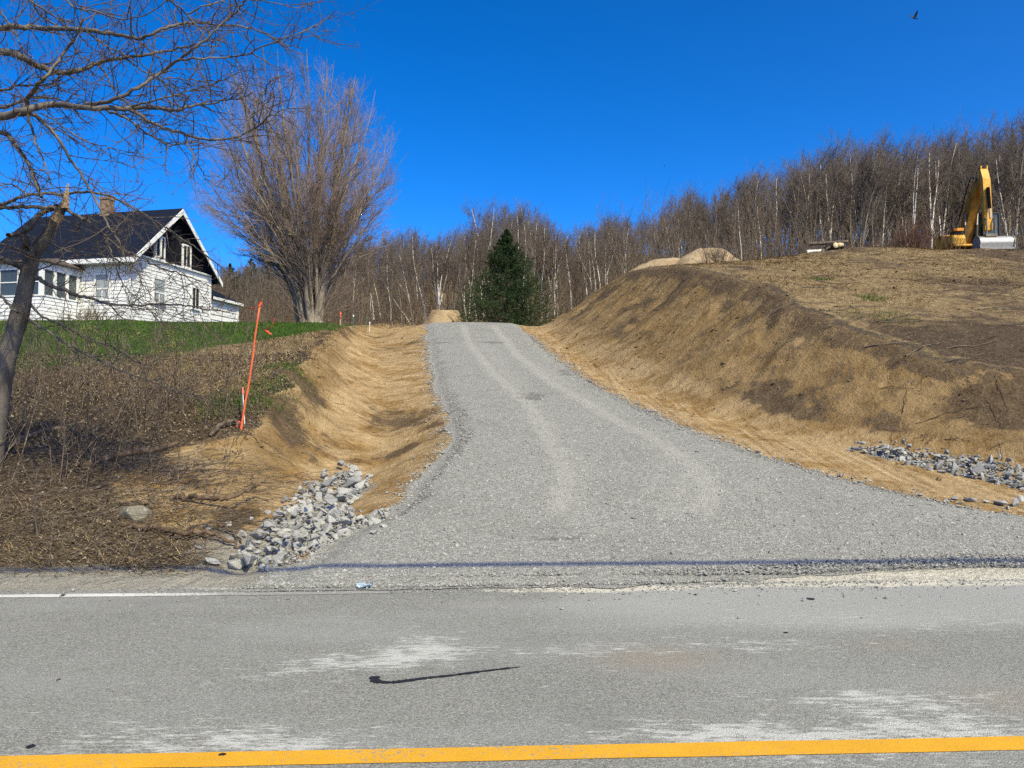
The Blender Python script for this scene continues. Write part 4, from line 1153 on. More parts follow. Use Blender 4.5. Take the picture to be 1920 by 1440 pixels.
def overhang_tree():
    tx, ty = -7.6, 8.6
    g = zg1(tx, ty)
    root = empty('maple_tree', (tx, ty, g)); inv = np.array([tx, ty, g])
    tag(root, 'bare red budded maple reaching long limbs over the road from the left edge', 'tree')
    trunk = MB(); cr = MB(); bd = MB()
    P = catmull([(0, 0, -.4), (.05, .05, 1.5), (-.05, .0, 3.5), (.1, .1, 6), (.0, .1, 9.5)], 6)
    trunk.tubes(P, np.linspace(.26, .10, len(P)), 10)
    Ls = []
    def A(pts, d0, d1, r0, r1, tozig=None): Ls.append(limb(pts, d0, d1, r0, r1))
    A([(-320, 150), (-150, 85)] + z1([(0, 160), (90, 150), (250, 160), (420, 165), (560, 180), (700, 200), (800, 215), (930, 160), (1080, 130), (1250, 140), (1450, 170), (1560, 230), (1700, 270)]), 8.6, 7.6, 7, .8)
    A([(-310, 210), (-140, 110)] + z1([(0, 290), (120, 320), (230, 380), (350, 410), (430, 400), (550, 355), (700, 325), (850, 300), (980, 280), (1100, 255), (1250, 262)]), 8.6, 8.2, 9, .9)
    A([(-310, 330), (-150, 265)] + z1([(0, 660), (150, 620), (300, 590), (500, 605), (700, 610), (880, 605), (1000, 620), (1100, 590), (1250, 570), (1420, 530)]), 8.6, 7.2, 10, .9)
    A(z1([(480, 595), (640, 560), (800, 480), (940, 380), (1080, 280), (1200, 180), (1300, 90), (1370, 10), (1410, -60)]), 8.0, 6.8, 4.2, 1.2)
    A(z1([(1000, 340), (1150, 325), (1330, 320), (1500, 255), (1680, 185), (1820, 120), (1885, 60)]), 7.3, 6.9, 2.2, .6)
    A(z1([(720, 610), (790, 650), (900, 710), (1050, 760), (1200, 785), (1330, 770), (1450, 710), (1520, 650), (1620, 615), (1740, 610)]), 7.9, 7.0, 3.8, .8)
    A(z1([(1370, 750), (1420, 630), (1480, 520), (1515, 460), (1550, 440)]), 7.1, 6.9, 1.9, .7)
    A(z1([(130, 640), (150, 560), (230, 460), (300, 380), (370, 280), (430, 200), (466, 108)]), 8.2, 7.8, 4.6, 1.8)
    A([(-300, 320), (-120, 245)] + z1([(0, 740), (80, 810), (150, 910), (200, 1030), (240, 1110)]), 8.6, 8.3, 6, 2.5)
    A(z1([(150, 625), (200, 800), (260, 940), (285, 1040)]), 8.2, 8.0, 2.8, .8)
    A(z1([(60, 640), (200, 650), (300, 750), (400, 900), (480, 1020), (600, 1250), (650, 1330), (720, 1440)]), 8.3, 7.8, 4, 1.4)
    A(z1([(590, 620), (700, 660), (800, 730), (900, 790), (960, 820), (1080, 800), (1200, 830)]), 8.0, 7.4, 2.8, .8)
    A(z1([(1045, 780), (1100, 900), (1150, 980), (1200, 1040), (1260, 1060)]), 7.4, 7.3, 1.4, .5)
    A([(-300, 210), (-150, 175)] + z1([(0, 510), (100, 480), (250, 480), (350, 430)]), 8.6, 8.8, 4, .9)
    A(z1([(560, 370), (630, 480), (690, 560), (760, 630), (840, 650)]), 8.3, 8.0, 2, .7)
    A(z1([(880, -80), (950, 0), (1050, 80), (1130, 180), (1230, 300), (1350, 400)]), 7.3, 7.6, 2.2, .7)
    A([(-300, 260), (-140, 215)] + z1([(0, 610), (100, 570), (200, 545), (330, 560), (450, 640)]), 8.6, 8.6, 5, .9)
    A(z1([(700, 330), (850, 420), (1000, 440), (1150, 460), (1280, 455), (1400, 490)]), 8.2, 7.9, 1.6, .6)
    A(z1([(700, 605), (900, 560), (1060, 510), (1240, 455), (1360, 400)]), 7.8, 7.2, 2.2, .7)
    A([(-300, 60), (-120, -10)] + z1([(60, -60), (200, 20), (330, 110), (420, 120)]), 8.6, 8.2, 4, .9)
    A(z1([(330, -60), (420, 40), (560, 70), (700, 110), (860, 60), (990, -40)]), 7.6, 7.4, 2, .8)
    A(z1([(0, 60), (80, 180), (140, 290), (190, 330)]), 8.8, 8.5, 2, .7)
    A(z1([(1050, 80), (1180, 20), (1320, -10), (1500, 10), (1660, 40), (1800, 10)]), 7.2, 7.0, 1.6, .6)
    A(z1([(480, 170), (600, 260), (760, 340), (900, 450), (980, 560), (1050, 640)]), 8.3, 8.1, 1.7, .6)
    A(z1([(230, 640), (340, 700), (470, 790), (620, 830), (760, 860), (790, 815)]), 8.1, 7.9, 1.5, .5)
    A(z1([(350, 160), (230, 90), (190, 20), (160, -60)]), 8.3, 8.2, 1.6, .8)
    for P, Rr in Ls:
        cr_or = trunk if Rr[0] * F / P[0, 1] > 3 else trunk
        cr_or.tubes(P - inv, Rr, 7)
    twigs([(P - inv, r) for P, r in Ls], cr, bd, 41, 9.5, (.18, .75), .22, sub=4)
    trunk.build('trunk', M['bark_grey'], root)
    c = cr.build('crown', M['twig_near'], root)
    bd.build('buds', M['bud'], root, smooth=False)
overhang_tree()

def broken_tree():
    base = W(-22, 862, 10.6); g = zg1(base[0], base[1])
    inv = np.array([base[0], base[1], g])
    root = empty('leaning_tree', tuple(inv)); tag(root, 'leaning grey tree with snapped top in front of the white house', 'tree')
    trunk = MB(); cr = MB(); bd = MB()
    pts = [(-22, 862)] + z2([(-10, 1700), (30, 1380), (120, 1100), (170, 900), (220, 650), (262, 540), (340, 430), (400, 320), (450, 230), (488, 160)])
    P = np.array([W(px, py, 10.6 - .5 * i / 10) for i, (px, py) in enumerate(pts)]); P[0, 2] = g - .3
    P = catmull(P, 6)
    tt = np.linspace(0, 1, len(P))
    rad = np.interp(tt, [0, .2, .4, .55, .7, .85, 1], [19, 18, 15, 12.5, 11, 9.5, 7]) * 10.3 / F
    rad = rad * (1 + .05 * np.sin(tt * 40) + RNG.normal(0, .025, len(P)))
    trunk.tubes(P - inv, rad, 12, cap=True)
    Ls = []
    A = lambda pts, d0, d1, r0, r1: Ls.append(limb(pts, d0, d1, r0, r1))
    A(z2([(205, 600), (195, 520), (188, 440), (170, 395)]), 10.3, 10.2, 8, 6)
    A(z2([(60, 410), (150, 390), (235, 335), (275, 262), (340, 225), (430, 190)]), 10.0, 10.1, 4.5, 5)
    A(z2([(240, 700), (350, 770), (470, 810), (560, 850), (700, 880), (820, 920), (1000, 930), (1250, 925), (1450, 940), (1600, 970), (1760, 980)]), 10.3, 9.0, 4.6, .7)
    A(z2([(190, 880), (300, 1000), (420, 1060), (560, 1120), (700, 1190), (850, 1250), (1000, 1340), (1130, 1400)]), 10.4, 9.4, 2.6, .7)
    A(z2([(150, 1000), (240, 1050), (350, 1120), (500, 1220), (650, 1300), (800, 1370), (930, 1430)]) + z3([(850, 450), (950, 490), (1100, 525)]), 10.4, 9.2, 3.2, .7)
    A([(-200, 440)] + z2([(-200, 480), (0, 575), (80, 610), (200, 665)]), 9.6, 10.3, 5, 5)
    A(z2([(430, 190), (600, 270), (720, 350), (800, 420), (900, 500), (1050, 570), (1200, 650), (1350, 690), (1480, 740), (1600, 800)]), 10.1, 9.0, 3.4, .7)
    A(z2([(470, 110), (600, 80), (750, 90), (870, 130), (960, 180), (1080, 250), (1250, 350), (1400, 450), (1550, 560), (1700, 670), (1850, 720)]), 10.1, 9.0, 2.8, .6)
    A(z2([(780, 410), (820, 500), (870, 640), (920, 760), (1000, 860), (1100, 950), (1200, 1050), (1390, 1140)]), 9.9, 9.0, 1.6, .5)
    A(z2([(-220, 200), (0, 200), (200, 190), (420, 200)]), 9.7, 10.1, 4, 3.5)
    A(z2([(-200, 150), (0, 170), (150, 120), (330, 90), (480, 100)]), 9.6, 10.1, 3.5, 2.5)
    A(z2([(-160, 780), (0, 860), (100, 960), (150, 990)]), 9.8, 10.3, 2.5, 2.5)
    A(z2([(1300, 940), (1400, 1050), (1500, 1130), (1600, 1195)]), 9.2, 8.9, .9, .45)
    A(z2([(1450, 940), (1455, 1020), (1470, 1080)]), 9.2, 9.1, 1, .4)
    A(z2([(560, 400), (620, 300), (700, 260), (860, 240), (980, 300), (990, 400)]), 10, 9.6, 1.6, .6)
    A(z2([(200, 100), (120, 40), (40, 20), (-60, 60)]), 10, 9.8, 2, .7)
    A(z2([(260, 560), (180, 530), (60, 480), (-60, 440)]), 10.1, 9.8, 3, 1.4)
    A(z2([(240, 690), (330, 650), (470, 600), (600, 560), (760, 560), (900, 620)]), 10.2, 9.7, 1.6, .6)
    A(z2([(340, 440), (500, 520), (700, 540), (900, 600), (1050, 720), (1050, 860)]), 10.1, 9.4, 1.7, .6)
    for Pq, Rr in Ls: trunk.tubes(Pq - inv, Rr, 7)
    twigs([(Pq - inv, r) for Pq, r in Ls], cr, bd, 43, 8.0, (.2, .85), .16, sub=4, up=-.005)
    # the thin drooping whip that carries a ribbon
    whip = limb(z2([(1500, 1000), (1530, 1060), (1650, 1170), (1760, 1230), (1850, 1250), (1940, 1240), (2000, 1200), (2030, 1150)]), 9.3, 9.0, .75, .5)
    cr.tubes(whip[0] - inv, whip[1], 4)
    trunk.build('trunk', M['bark_grey'], root)
    cr.build('crown', M['twig_near'], root)
    bd.build('buds', M['bud'], root, smooth=False)
    # torn wood at the broken top
    mb = MB(); tip = P[-1] - inv
    for i in range(9):
        a = i * .7; o = np.array([math.cos(a), math.sin(a) * .8, 0]) * rad[-1] * .7
        mb.tubes(np.array([tip + o - (0, 0, .08), tip + o * .6 + (.02, 0, RNG.uniform(.10, .32))]), np.array([.022, .003]), 4)
    for k in (-9, -11):
        a_ = P[k] - inv; b_ = P[k + 2] - inv
        mb.tubes(np.array([a_, b_]), np.array([rad[k] * 1.03, rad[k + 2] * 1.03]), 12)
    mb.build('torn_wood', plain('raw_wood', (0.44, 0.31, 0.19), .9, .3, 8), root)
    return whip[0][-1]
ribbon_at = broken_tree()

# ------------------------------------------------------------------ survey pole, stakes and ribbons
M['orange'] = plain('orange_paint', (0.80, 0.155, 0.06), .6, .12, 5)
M['flag'] = plain('orange_ribbon', (0.90, 0.10, 0.035), .6, .15, 6)
M['lath'] = plain('white_painted_lath', (0.74, 0.71, 0.68), .7, .06, 6)
M['woodraw'] = plain('raw_lath', (0.45, 0.32, 0.18), .85, .2, 8)
def ribbon_mesh(pts, wdt, seed):
    P = catmull(np.array(pts, float), 5); mb = MB(); n = len(P); rng = np.random.default_rng(seed)
    ph = np.linspace(0, rng.uniform(2, 5), n)
    sd = np.stack([np.cos(ph), np.sin(ph), .4 * np.sin(ph * 2)], 1) * wdt / 2
    th = np.array([0.0015, .0015, 0])
    V = np.concatenate([P - sd, P + sd, P + sd + th, P - sd + th]); i = np.arange(n - 1)
    q = [np.stack([a * n + i, a * n + i + 1, b * n + i + 1, b * n + i], 1) for a, b in ((0, 1), (1, 2), (2, 3), (3, 0))]
    mb.add(V, np.concatenate(q)); return mb
def survey():
    g = hit(450, 806); D_ = g[1]
    top = W(487, 573, D_ - .15); gz = g - (0, 0, .12)
    root = empty('survey_pole', tuple(g)); tag(root, 'tall orange fibreglass pole leaning right on the brush bank', 'survey pole')
    mb = MB(); P = np.linspace(gz, top, 9) - g; P[3:6, 0] += .012
    mb.tubes(P, np.linspace(.019, .014, 9), 8, cap=True); mb.build('pole', M['orange'], root)
    tp = top - g
    ribbon_mesh([tp + (.02, -.02, .06), tp + (.0, -.03, -.01), tp + (-.05, -.04, -.03), tp + (-.10, -.05, -.06), tp + (-.13, -.05, -.04)], .05, 3).build('ribbon', M['flag'], root)
    ribbon_mesh([(-.03, -.04, .14), (.03, -.05, .11), (-.05, -.05, .06), (.05, -.05, .02)], .03, 5).build('ribbon', M['flag'], root)
    g2 = hit(457, 800)
    a = np.array([g2[0] + .0, g2[1] + .05, g2[2] - .1]); b = W(454, 730, g2[1] + .02)
    r2 = empty('survey_stake', tuple(a)); tag(r2, 'short white lath stake with orange tip at the foot of the orange pole', 'stake')
    d = Vector(b - a); rot = d.to_track_quat('Z', 'Y').to_matrix()
    mb = MB(); mb.box(np.array(d) / 2, (.055, .014, d.length), rot); mb.build('lath', M['lath'], r2, smooth=False)
    mb = MB(); mb.box(np.array(d) * .97, (.066, .026, d.length * .16), rot); mb.build('painted_tip', plain('pink_paint', (.75, .20, .16), .7, .1), r2, smooth=False)
    # far stake by the lawn corner
    g = hit(637, 609); Y = g[1] if g[1] < 45 else 33
    x = (637 - CX) / F * 32.5; g = np.array([x, 32.5, zg1(x, 32.5)])
    r3 = empty('survey_stake', tuple(g)); tag(r3, 'thin wooden stake with orange flagging at the far lawn corner', 'stake')
    mb = MB(); mb.box((0, 0, .25), (.05, .02, .74)); mb.build('lath', M['woodraw'], r3, smooth=False)
    ribbon_mesh([(0, -.03, .62), (.02, -.04, .5), (-.02, -.04, .42), (.03, -.04, .33)], .07, 8).build('ribbon', M['flag'], r3)
    for i, (px, Y, h, c, lab) in enumerate([(661, 36, .55, (0.85, 0.85, 0.83), 'green marker post with white cap past the lawn corner'), (686, 39, .7, (.05, .09, .06), 'dark green marker post nearest the driveway top'), (692, 38.5, .45, (.80, .8, .78), 'small pale marker post beside the dark green one')]):
        x = (px - CX) / F * Y; g = zg1(x, Y)
        r = empty('marker_post', (x, Y, g)); tag(r, lab, 'post', 'marker posts past the lawn')
        mb = MB(); mb.tubes(np.array([(0, 0, -.2), (0.01, 0, h)]), np.array([.022, .02]), 6, cap=True)
        mb.build('post', plain('post_green', (.04, .10, .06) if i < 2 else (.5, .47, .4), .7), r)
        mb = MB(); mb.tubes(np.array([(0.01, 0, h), (.012, 0, h + .07)]), np.array([.028, .024]), 6, cap=True)
        mb.build('cap', plain('post_cap', c, .6), r)
    t_ = ribbon_at
    e = W(513, 600, t_[1]); s_ = W(498, 618, t_[1])
    o = ribbon_mesh([t_, s_ + (.0, .01, .0), (s_ + e) / 2 + (.03, 0, -.01), e, W(512, 597, t_[1]) + (0, .02, 0)], .028, 12).build('ribbon', M['flag'])
    tag(o, 'orange flagging ribbon tied to a drooping twig beside the pole', 'ribbon')
survey()

# ------------------------------------------------------------------ broken stone in the ditches
def stone_protos(n):
    out = []
    rng = np.random.default_rng(90)
    for i in range(n):
        bm = bmesh.new()
        k = rng.integers(9, 15)
        pts = rng.normal(0, 1, (k, 3)); pts /= np.linalg.norm(pts, axis=1, keepdims=True)
        pts *= np.array([1, rng.uniform(.62, .95), rng.uniform(.34, .66)]) * rng.uniform(.86, 1.08, (k, 1))
        for p in pts: bm.verts.new(p)
        r = bmesh.ops.convex_hull(bm, input=bm.verts)
        for g in set(r['geom_interior']) | set(r['geom_unused']):
            if isinstance(g, bmesh.types.BMVert) and g.is_valid: bm.verts.remove(g)
        bmesh.ops.bevel(bm, geom=list(bm.edges), offset=.05, segments=1, affect='EDGES', profile=.6)
        me = bpy.data.meshes.new('stone'); bm.to_mesh(me); bm.free()
        me.materials.append(M['stone']); out.append(me)
    return out
SP = stone_protos(18)
def lay_stones():
    rng = np.random.default_rng(91)
    polyL = [(696, 893), (650, 884), (600, 905), (545, 940), (500, 980), (466, 1015), (435, 1050), (425, 1066), (470, 1072), (540, 1062), (590, 1040), (650, 1008), (705, 985), (735, 965), (690, 972), (655, 975), (660, 945), (690, 910)]
    polyR = [(1598, 842), (1650, 838), (1790, 858), (1860, 866), (1925, 880), (2040, 900), (2040, 945), (1925, 922), (1850, 903), (1750, 884), (1650, 858)]
    cand = []
    for poly, xr, yr, n, s0, lab, grp in ((polyL, (-4.2, -.8), (7.4, 12.8), 2600, .070, 'L', 'riprap in the left ditch'), (polyR, (5.5, 9.6), (10.4, 14.6), 4200, .056, 'R', 'riprap in the right ditch')):
        x = rng.uniform(*xr, n); y = rng.uniform(*yr, n); z = zs(x, y)
        px, py = proj(x, y, z)
        k = inpoly(px, py, poly); x, y, z = x[k], y[k], z[k]
        s = rng.lognormal(math.log(s0), .34, len(x)).clip(.035, .145)
        order = np.argsort(-s); keep = []
        for i in order:
            ok = True
            for j in keep:
                if (x[i] - x[j]) ** 2 + (y[i] - y[j]) ** 2 < (.54 * (s[i] + s[j])) ** 2: ok = False; break
            if ok: keep.append(i)
        for i in keep: cand.append((x[i], y[i], z[i] + s[i] * rng.uniform(.05, .45), s[i], lab))
        # a second scatter on top
        for i in rng.permutation(keep)[:len(keep) // 3]:
            cand.append((x[i] + rng.normal(0, .08), y[i] + rng.normal(0, .08), z[i] + .11 + rng.uniform(0, .05), s[i] * rng.uniform(.7, 1.0), lab))
    # strays
    for px, py, s in ((385, 995, .09), (452, 1008, .07), (398, 1058, .10), (372, 1030, .06), (430, 985, .05), (700, 1003, .08), (1820, 941, .10), (1878, 948, .12), (1905, 950, .11), (1850, 943, .07), (1915, 940, .09), (1890, 955, .06), (1790, 938, .06), (720, 990, .06), (744, 975, .05), (1870, 862, .12), (1818, 868, .13), (712, 833, .035)):
        p = hit(px, py); cand.append((p[0], p[1], p[2] + s * .3, s, 'L' if px < 900 else 'R'))
    cand.sort(key=lambda c: -c[3] / c[1])
    mb = MB(); cnt = 0
    for i, (x, y, z, s, side) in enumerate(cand):
        q = Quaternion(rng.normal(0, 1, 4)).normalized()
        if rng.uniform() < .6: q = Quaternion((0, 0, 1), rng.uniform(0, 6.28)) @ Quaternion((1, 0, 0), rng.normal(0, .35)) @ Quaternion((0, 1, 0), rng.normal(0, .3))
        me = SP[int(rng.integers(0, len(SP)))]
        if i < 296:
            o = bpy.data.objects.new('stone', me); COL.objects.link(o)
            o.location = (x, y, z); o.rotation_euler = q.to_euler(); o.scale = (s, s, s * (1 if side == 'L' else .68))
            big = 'large' if s > .11 else ('fist sized' if s < .075 else 'medium')
            tag(o, f'{big} angular grey quarry stone in the {"left" if side == "L" else "right"} ditch beside the driveway', 'stone', 'riprap stones in the ' + ('left' if side == 'L' else 'right') + ' ditch')
        else:
            V = np.array([v.co for v in me.vertices]) * s @ np.array(q.to_matrix()).T + (x, y, z)
            for p in me.polygons:
                pass
            T = [(p.vertices[0], p.vertices[j], p.vertices[j + 1]) for p in me.polygons for j in range(1, len(p.vertices) - 1)]
            mb.add(V, None, T); cnt += 1
    # small spalls between them
    for poly, xr, yr, n in ((polyL, (-4.4, -.8), (7.3, 12.8), 5000), (polyR, (5.5, 9.6), (10.4, 14.6), 4000)):
        x = rng.uniform(*xr, n); y = rng.uniform(*yr, n); px, py = proj(x, y, zs(x, y)); k = inpoly(px, py, poly)
        pebbles(mb, x[k], y[k], zs(x[k], y[k]) + rng.uniform(-.01, .05, k.sum()), rng.uniform(.012, .035, k.sum()), .8)
    tag(mb.build('stone_rubble', M['rubble'], smooth=False), 'small broken stone filling the gaps of both ditches', 'rubble', kind='stuff')
lay_stones()
# the flat boulder on the bank
def boulder():
    p = hit(250, 972)
    bm = bmesh.new(); bmesh.ops.create_icosphere(bm, subdivisions=4, radius=1)
    for v in bm.verts:
        c = v.co.copy()
        for nx, ny, nz, d in ((.3, -.9, .3, .62), (-.2, .1, .97, .5), (.9, -.3, .2, .8), (-.8, -.4, .3, .75), (.5, .2, .8, .66), (-.5, -.7, -.4, .7)):
            nn = Vector((nx, ny, nz)).normalized(); t_ = c.dot(nn) - d
            if t_ > 0: c -= nn * t_ * .92
        f = float(fbm(c.x * 3 + 7, c.y * 3 + c.z * 3, 3, 4)); v.co = c * (1 + .08 * f)
    me = bpy.data.meshes.new('boulder'); bm.to_mesh(me); bm.free(); me.materials.append(stonemat('weathered_boulder', (0.17, 0.155, 0.12), (0.22, 0.20, 0.155), (0.2, 0.185, 0.14)))
    for f in me.polygons: f.use_smooth = True
    o = bpy.data.objects.new('boulder', me); COL.objects.link(o); o.location = p + (0, 0.06, .05); o.scale = (.19, .16, .15); o.rotation_euler = (0, R(6), .2)
    tag(o, 'flat weathered brown boulder half sunk in the dirt bank', 'boulder')
boulder()

# ------------------------------------------------------------------ mounds of earth
def mound(name, label, px0, px1, pyt, Y, depth, flat, seed, zlift=0.0, asym=0.0):
    """heap on the ground; its crest seen between px0 and px1 with its top at pyt"""
    x0 = (px0 - CX) / F * Y; x1 = (px1 - CX) / F * Y; cx = (x0 + x1) / 2; rx = (x1 - x0) / 2
    top = W(0, pyt, Y)[2]; n = 70
    gx, gy = np.meshgrid(np.linspace(-1.15, 1.15, n), np.linspace(-1.2, 1.2, n))
    X = cx + gx * rx; Yy = Y + gy * depth
    g = zg(X, Yy); hgt = top - float(zg(np.array([cx]), np.array([Y]))[0])
    r = np.sqrt((gx + asym * .3 * (1 - gx ** 2)) ** 2 + gy ** 2) + .10 * fbm(gx * 2.2 + seed, gy * 2.2, 3, seed)
    prof = 1 - sstep(flat, 1.0, r) if flat < .45 else np.clip((1 - r) / (1 - flat), 0, 1)
    Z = g - .12 + prof * (hgt + .12) + .10 * fbm(X * 1.3, Yy * 1.3, 4, seed + 2) * prof
    idx = np.arange(n * n).reshape(n, n)
    q = np.stack([idx[:-1, :-1], idx[:-1, 1:], idx[1:, 1:], idx[1:, :-1]], -1).reshape(-1, 4)
    mb = MB(); mb.add(np.stack([X.ravel(), Yy.ravel(), Z.ravel()], 1), q)
    o = mb.build(name, M['earth'])
    return tag(o, label, 'earth mound')
def earth():
    t = NT('heaped_sand', .97, .05)
    P = t.pos()
    f = t.math('ADD', t.math('MULTIPLY', t.noise(P, 1.1, 6, .65), .6), t.math('MULTIPLY', t.noise(P, 9, 4, .7), .4))
    c = t.ramp(f, [(.34, (.20, .135, .08)), (.46, (.35, .255, .155)), (.62, (.46, .355, .235))])
    return t.out(c, t.bump(f, .8, .15))
M['earth'] = earth()
mound('earth_mound', 'flat topped sandy earth mound at the end of the driveway beside the spruce', 784, 882, 582, 49, 2.2, .5, 3)
mound('earth_mound', 'rounded sandy earth mound at the edge of the wood above the right bank', 1235, 1408, 467, 37.2, 2.0, .2, 6, asym=-.3)
mound('earth_mound', 'low sandy shoulder of earth left of the rounded mound', 1150, 1380, 484, 38.6, 2.0, .2, 9)

# ------------------------------------------------------------------ logs, roots and fallen sticks
M['cut'] = plain('fresh_cut_wood', (0.66, 0.52, 0.31), .9, .15, 6)
M['root'] = bark('root_bark', (0.045, 0.03, 0.02), (0.19, 0.13, 0.085), 8, 0)
def log_pile():
    for i, (px, py, dx, dz, r, L, rz, lab) in enumerate([
        (1562, 469, 0, .16, .155, 1.7, .15, 'thick log with a pale cut face in the middle of the log pile'),
        (1574, 469, 0, .13, .12, 1.5, -.1, 'hollow hearted log on the right of the log pile'),
        (1580, 469, .12, .14, .115, 1.5, -.5, 'outermost right log of the log pile, pale end showing'),
        (1572, 463, 0, .34, .09, 1.9, 1.25, 'pale topped log lying across the top of the log pile')]):
        Y = 40.2; x = (px - CX) / F * Y + dx; z = zg1(x, Y) + dz
        root = empty('cut_log', (x, Y, z), rz); tag(root, lab, 'log', 'logs of the pile on the hill')
        mb = MB(); n = 8; P = np.stack([RNG.normal(0, .008, n), np.linspace(-L * .3, L * .7, n), np.zeros(n)], 1)
        mb.tubes(P, np.full(n, r) * RNG.uniform(.96, 1.04, n), 14); mb.build('bark', M['bark_brown'], root)
        for sgn, e in ((-1, P[0]), (1, P[-1])):
            mb = MB(); mb.tubes(np.array([e + (0, .004 * sgn, 0), e + (0, .012 * sgn, 0)]), np.array([r * .93, r * .90]), 14, cap=True); mb.build('cut_end', M['cut'], root)
    for i, (p0, p1, r0, r1, lab) in enumerate([((1513, 478), (1545, 472), .10, .075, 'long pale barked log lying left of the log pile'), ((1538, 476), (1571, 458), .06, .045, 'dark branch slanting up out of the log pile'), ((1548, 470), (1551, 455), .05, .03, 'short dark stub sticking up from the log pile')]):
        Y = 40.0; a = W(*p0, Y); b = W(*p1, Y - .1 * i)
        a[2] = max(a[2], zg1(a[0], a[1]) + .05); b[2] = max(b[2], zg1(b[0], b[1]) + .07)
        mb = MB(); P = np.linspace(a, b, 7); P[1:-1] += RNG.normal(0, .025, (5, 3)); mb.tubes(P, np.linspace(r0, r1, 7), 8, cap=True)
        tag(mb.build('branch', M['birch'] if i == 0 else M['bark_brown']), lab, 'branch', 'branches of the log pile')
log_pile()

def ground_limb(name, pts, r0, r1, lab, cat, mat, lift=0.6, group=None, lifts=None, wob=.01, forks=0):
    P = np.array([hit(*p) for p in pts])
    rr = np.linspace(r0, r1, len(P))
    P[:, 2] += rr * lift
    if lifts is not None: P[:, 2] += np.array(lifts)
    P = catmull(P, 6); n = len(P); P += RNG.normal(0, wob, P.shape)
    rad = np.linspace(r0, r1, n) * (1 + RNG.normal(0, .07, n))
    mb = MB(); mb.tubes(P, rad, 8, cap=True)
    if forks:
        Q, q = children(RNG, P[None], rad[None], forks, .2, .95, (25, 60), (.15, .4), 5, .12, .01, r0 * .5, .4)
        mb.tubes(Q, q, 5)
    return tag(mb.build(name, mat), lab, cat, group)
ground_limb('root', [(328, 936), (360, 944), (400, 952), (432, 958), (458, 950), (488, 944)], .035, .016, 'bare root sticking out over the yellow sand patch', 'root', M['root'], lifts=[0, .05, .10, .14, .17, .22])
ground_limb('root', [(228, 986), (270, 997), (310, 1005), (340, 1016), (375, 1012), (410, 1018), (455, 1036)], .034, .018, 'long root snaking down to the left riprap', 'root', M['root'], lifts=[0, .03, .05, .06, .07, .05, .02])
ground_limb('root', [(345, 1012), (380, 1000), (410, 998), (435, 1006), (452, 1020)], .018, .012, 'thin root curling above the long one near the riprap', 'root', M['root'], lifts=[.04, .09, .08, .05, .02])
ground_limb('log', [(150, 884), (190, 868), (235, 854), (290, 846), (335, 832)], .06, .045, 'mossy brown log lying in the dead leaves of the brush bank', 'log', M['root'], .4)
ground_limb('log', [(392, 824), (412, 808), (438, 800), (448, 802)], .035, .03, 'short dark root end poking out beside the orange pole', 'root', M['bark_brown'], .8, lifts=[0, .05, .06, .0])
ground_limb('log', [(0, 850), (60, 820), (110, 806), (160, 792)], .045, .03, 'dark rotten log under the brush at the left edge', 'log', M['bark_brown'], .6)
st_ = random.Random(3)
def sticks(n, box, cond, lab, group, r=(.006, .016), Lm=(.3, 1.2), mat='root', ar=.35):
    k = 0
    while k < n:
        px = st_.uniform(box[0], box[2]); py = st_.uniform(box[1], box[3])
        if not cond(px, py): continue
        p = hit(px, py); L = st_.uniform(*Lm); a = st_.gauss(0, ar)
        m = 5; tt = np.linspace(-.5, .5, m)
        x = p[0] + tt * L * math.cos(a); y = p[1] + tt * L * math.sin(a)
        rr = st_.uniform(*r) * (.6 + p[1] * .022)
        P = np.stack([x, y, zs(x, y) + rr * .9 + np.array([0, st_.uniform(0, .03), st_.uniform(0, .05), st_.uniform(0, .04), st_.uniform(0, .08)])], 1)
        P = catmull(P, 3); P += RNG.normal(0, .008, P.shape)
        mb = MB(); rad = np.linspace(rr, rr * .4, len(P)); mb.tubes(P, rad, 5)
        if st_.random() < .6:
            Q, q = children(RNG, P[None], rad[None], st_.randint(1, 4), .2, .9, (25, 60), (.2, .5), 4, .1, .0, rr * .6, .4); mb.tubes(Q, q, 4)
        tag(mb.build('fallen_stick', M[mat]), lab, 'stick', group); k += 1
sticks(26, (1480, 480, 1920, 680), lambda a, b: b > 500 - (a - 1480) * .06 and (a - 1480) * .45 + 565 > b, 'bare stick lying on the dry grass of the right hilltop', 'sticks on the right hilltop', (.010, .02), (.6, 2.2), 'bark_brown', .35)
sticks(20, (1640, 600, 1920, 860), lambda a, b: b > (a - 1640) * .2 + 650, 'dark root or stick poking from the cut face of the right bank', 'sticks on the right cut bank', (.006, .012), (.3, 1.0), 'root', .8)
sticks(22, (370, 760, 640, 960), lambda a, b: b > 1130 - a * .72 and b < 1260 - a * .62, 'dark root bit on the sandy face of the left cut bank', 'roots on the left cut bank', (.005, .011), (.15, .6), 'bark_brown', .6)
sticks(30, (10, 880, 400, 1060), lambda a, b: True, 'thin dry stick lying on the brown left bank', 'sticks on the left bank', (.004, .009), (.3, 1.3), 'stalk', .9)

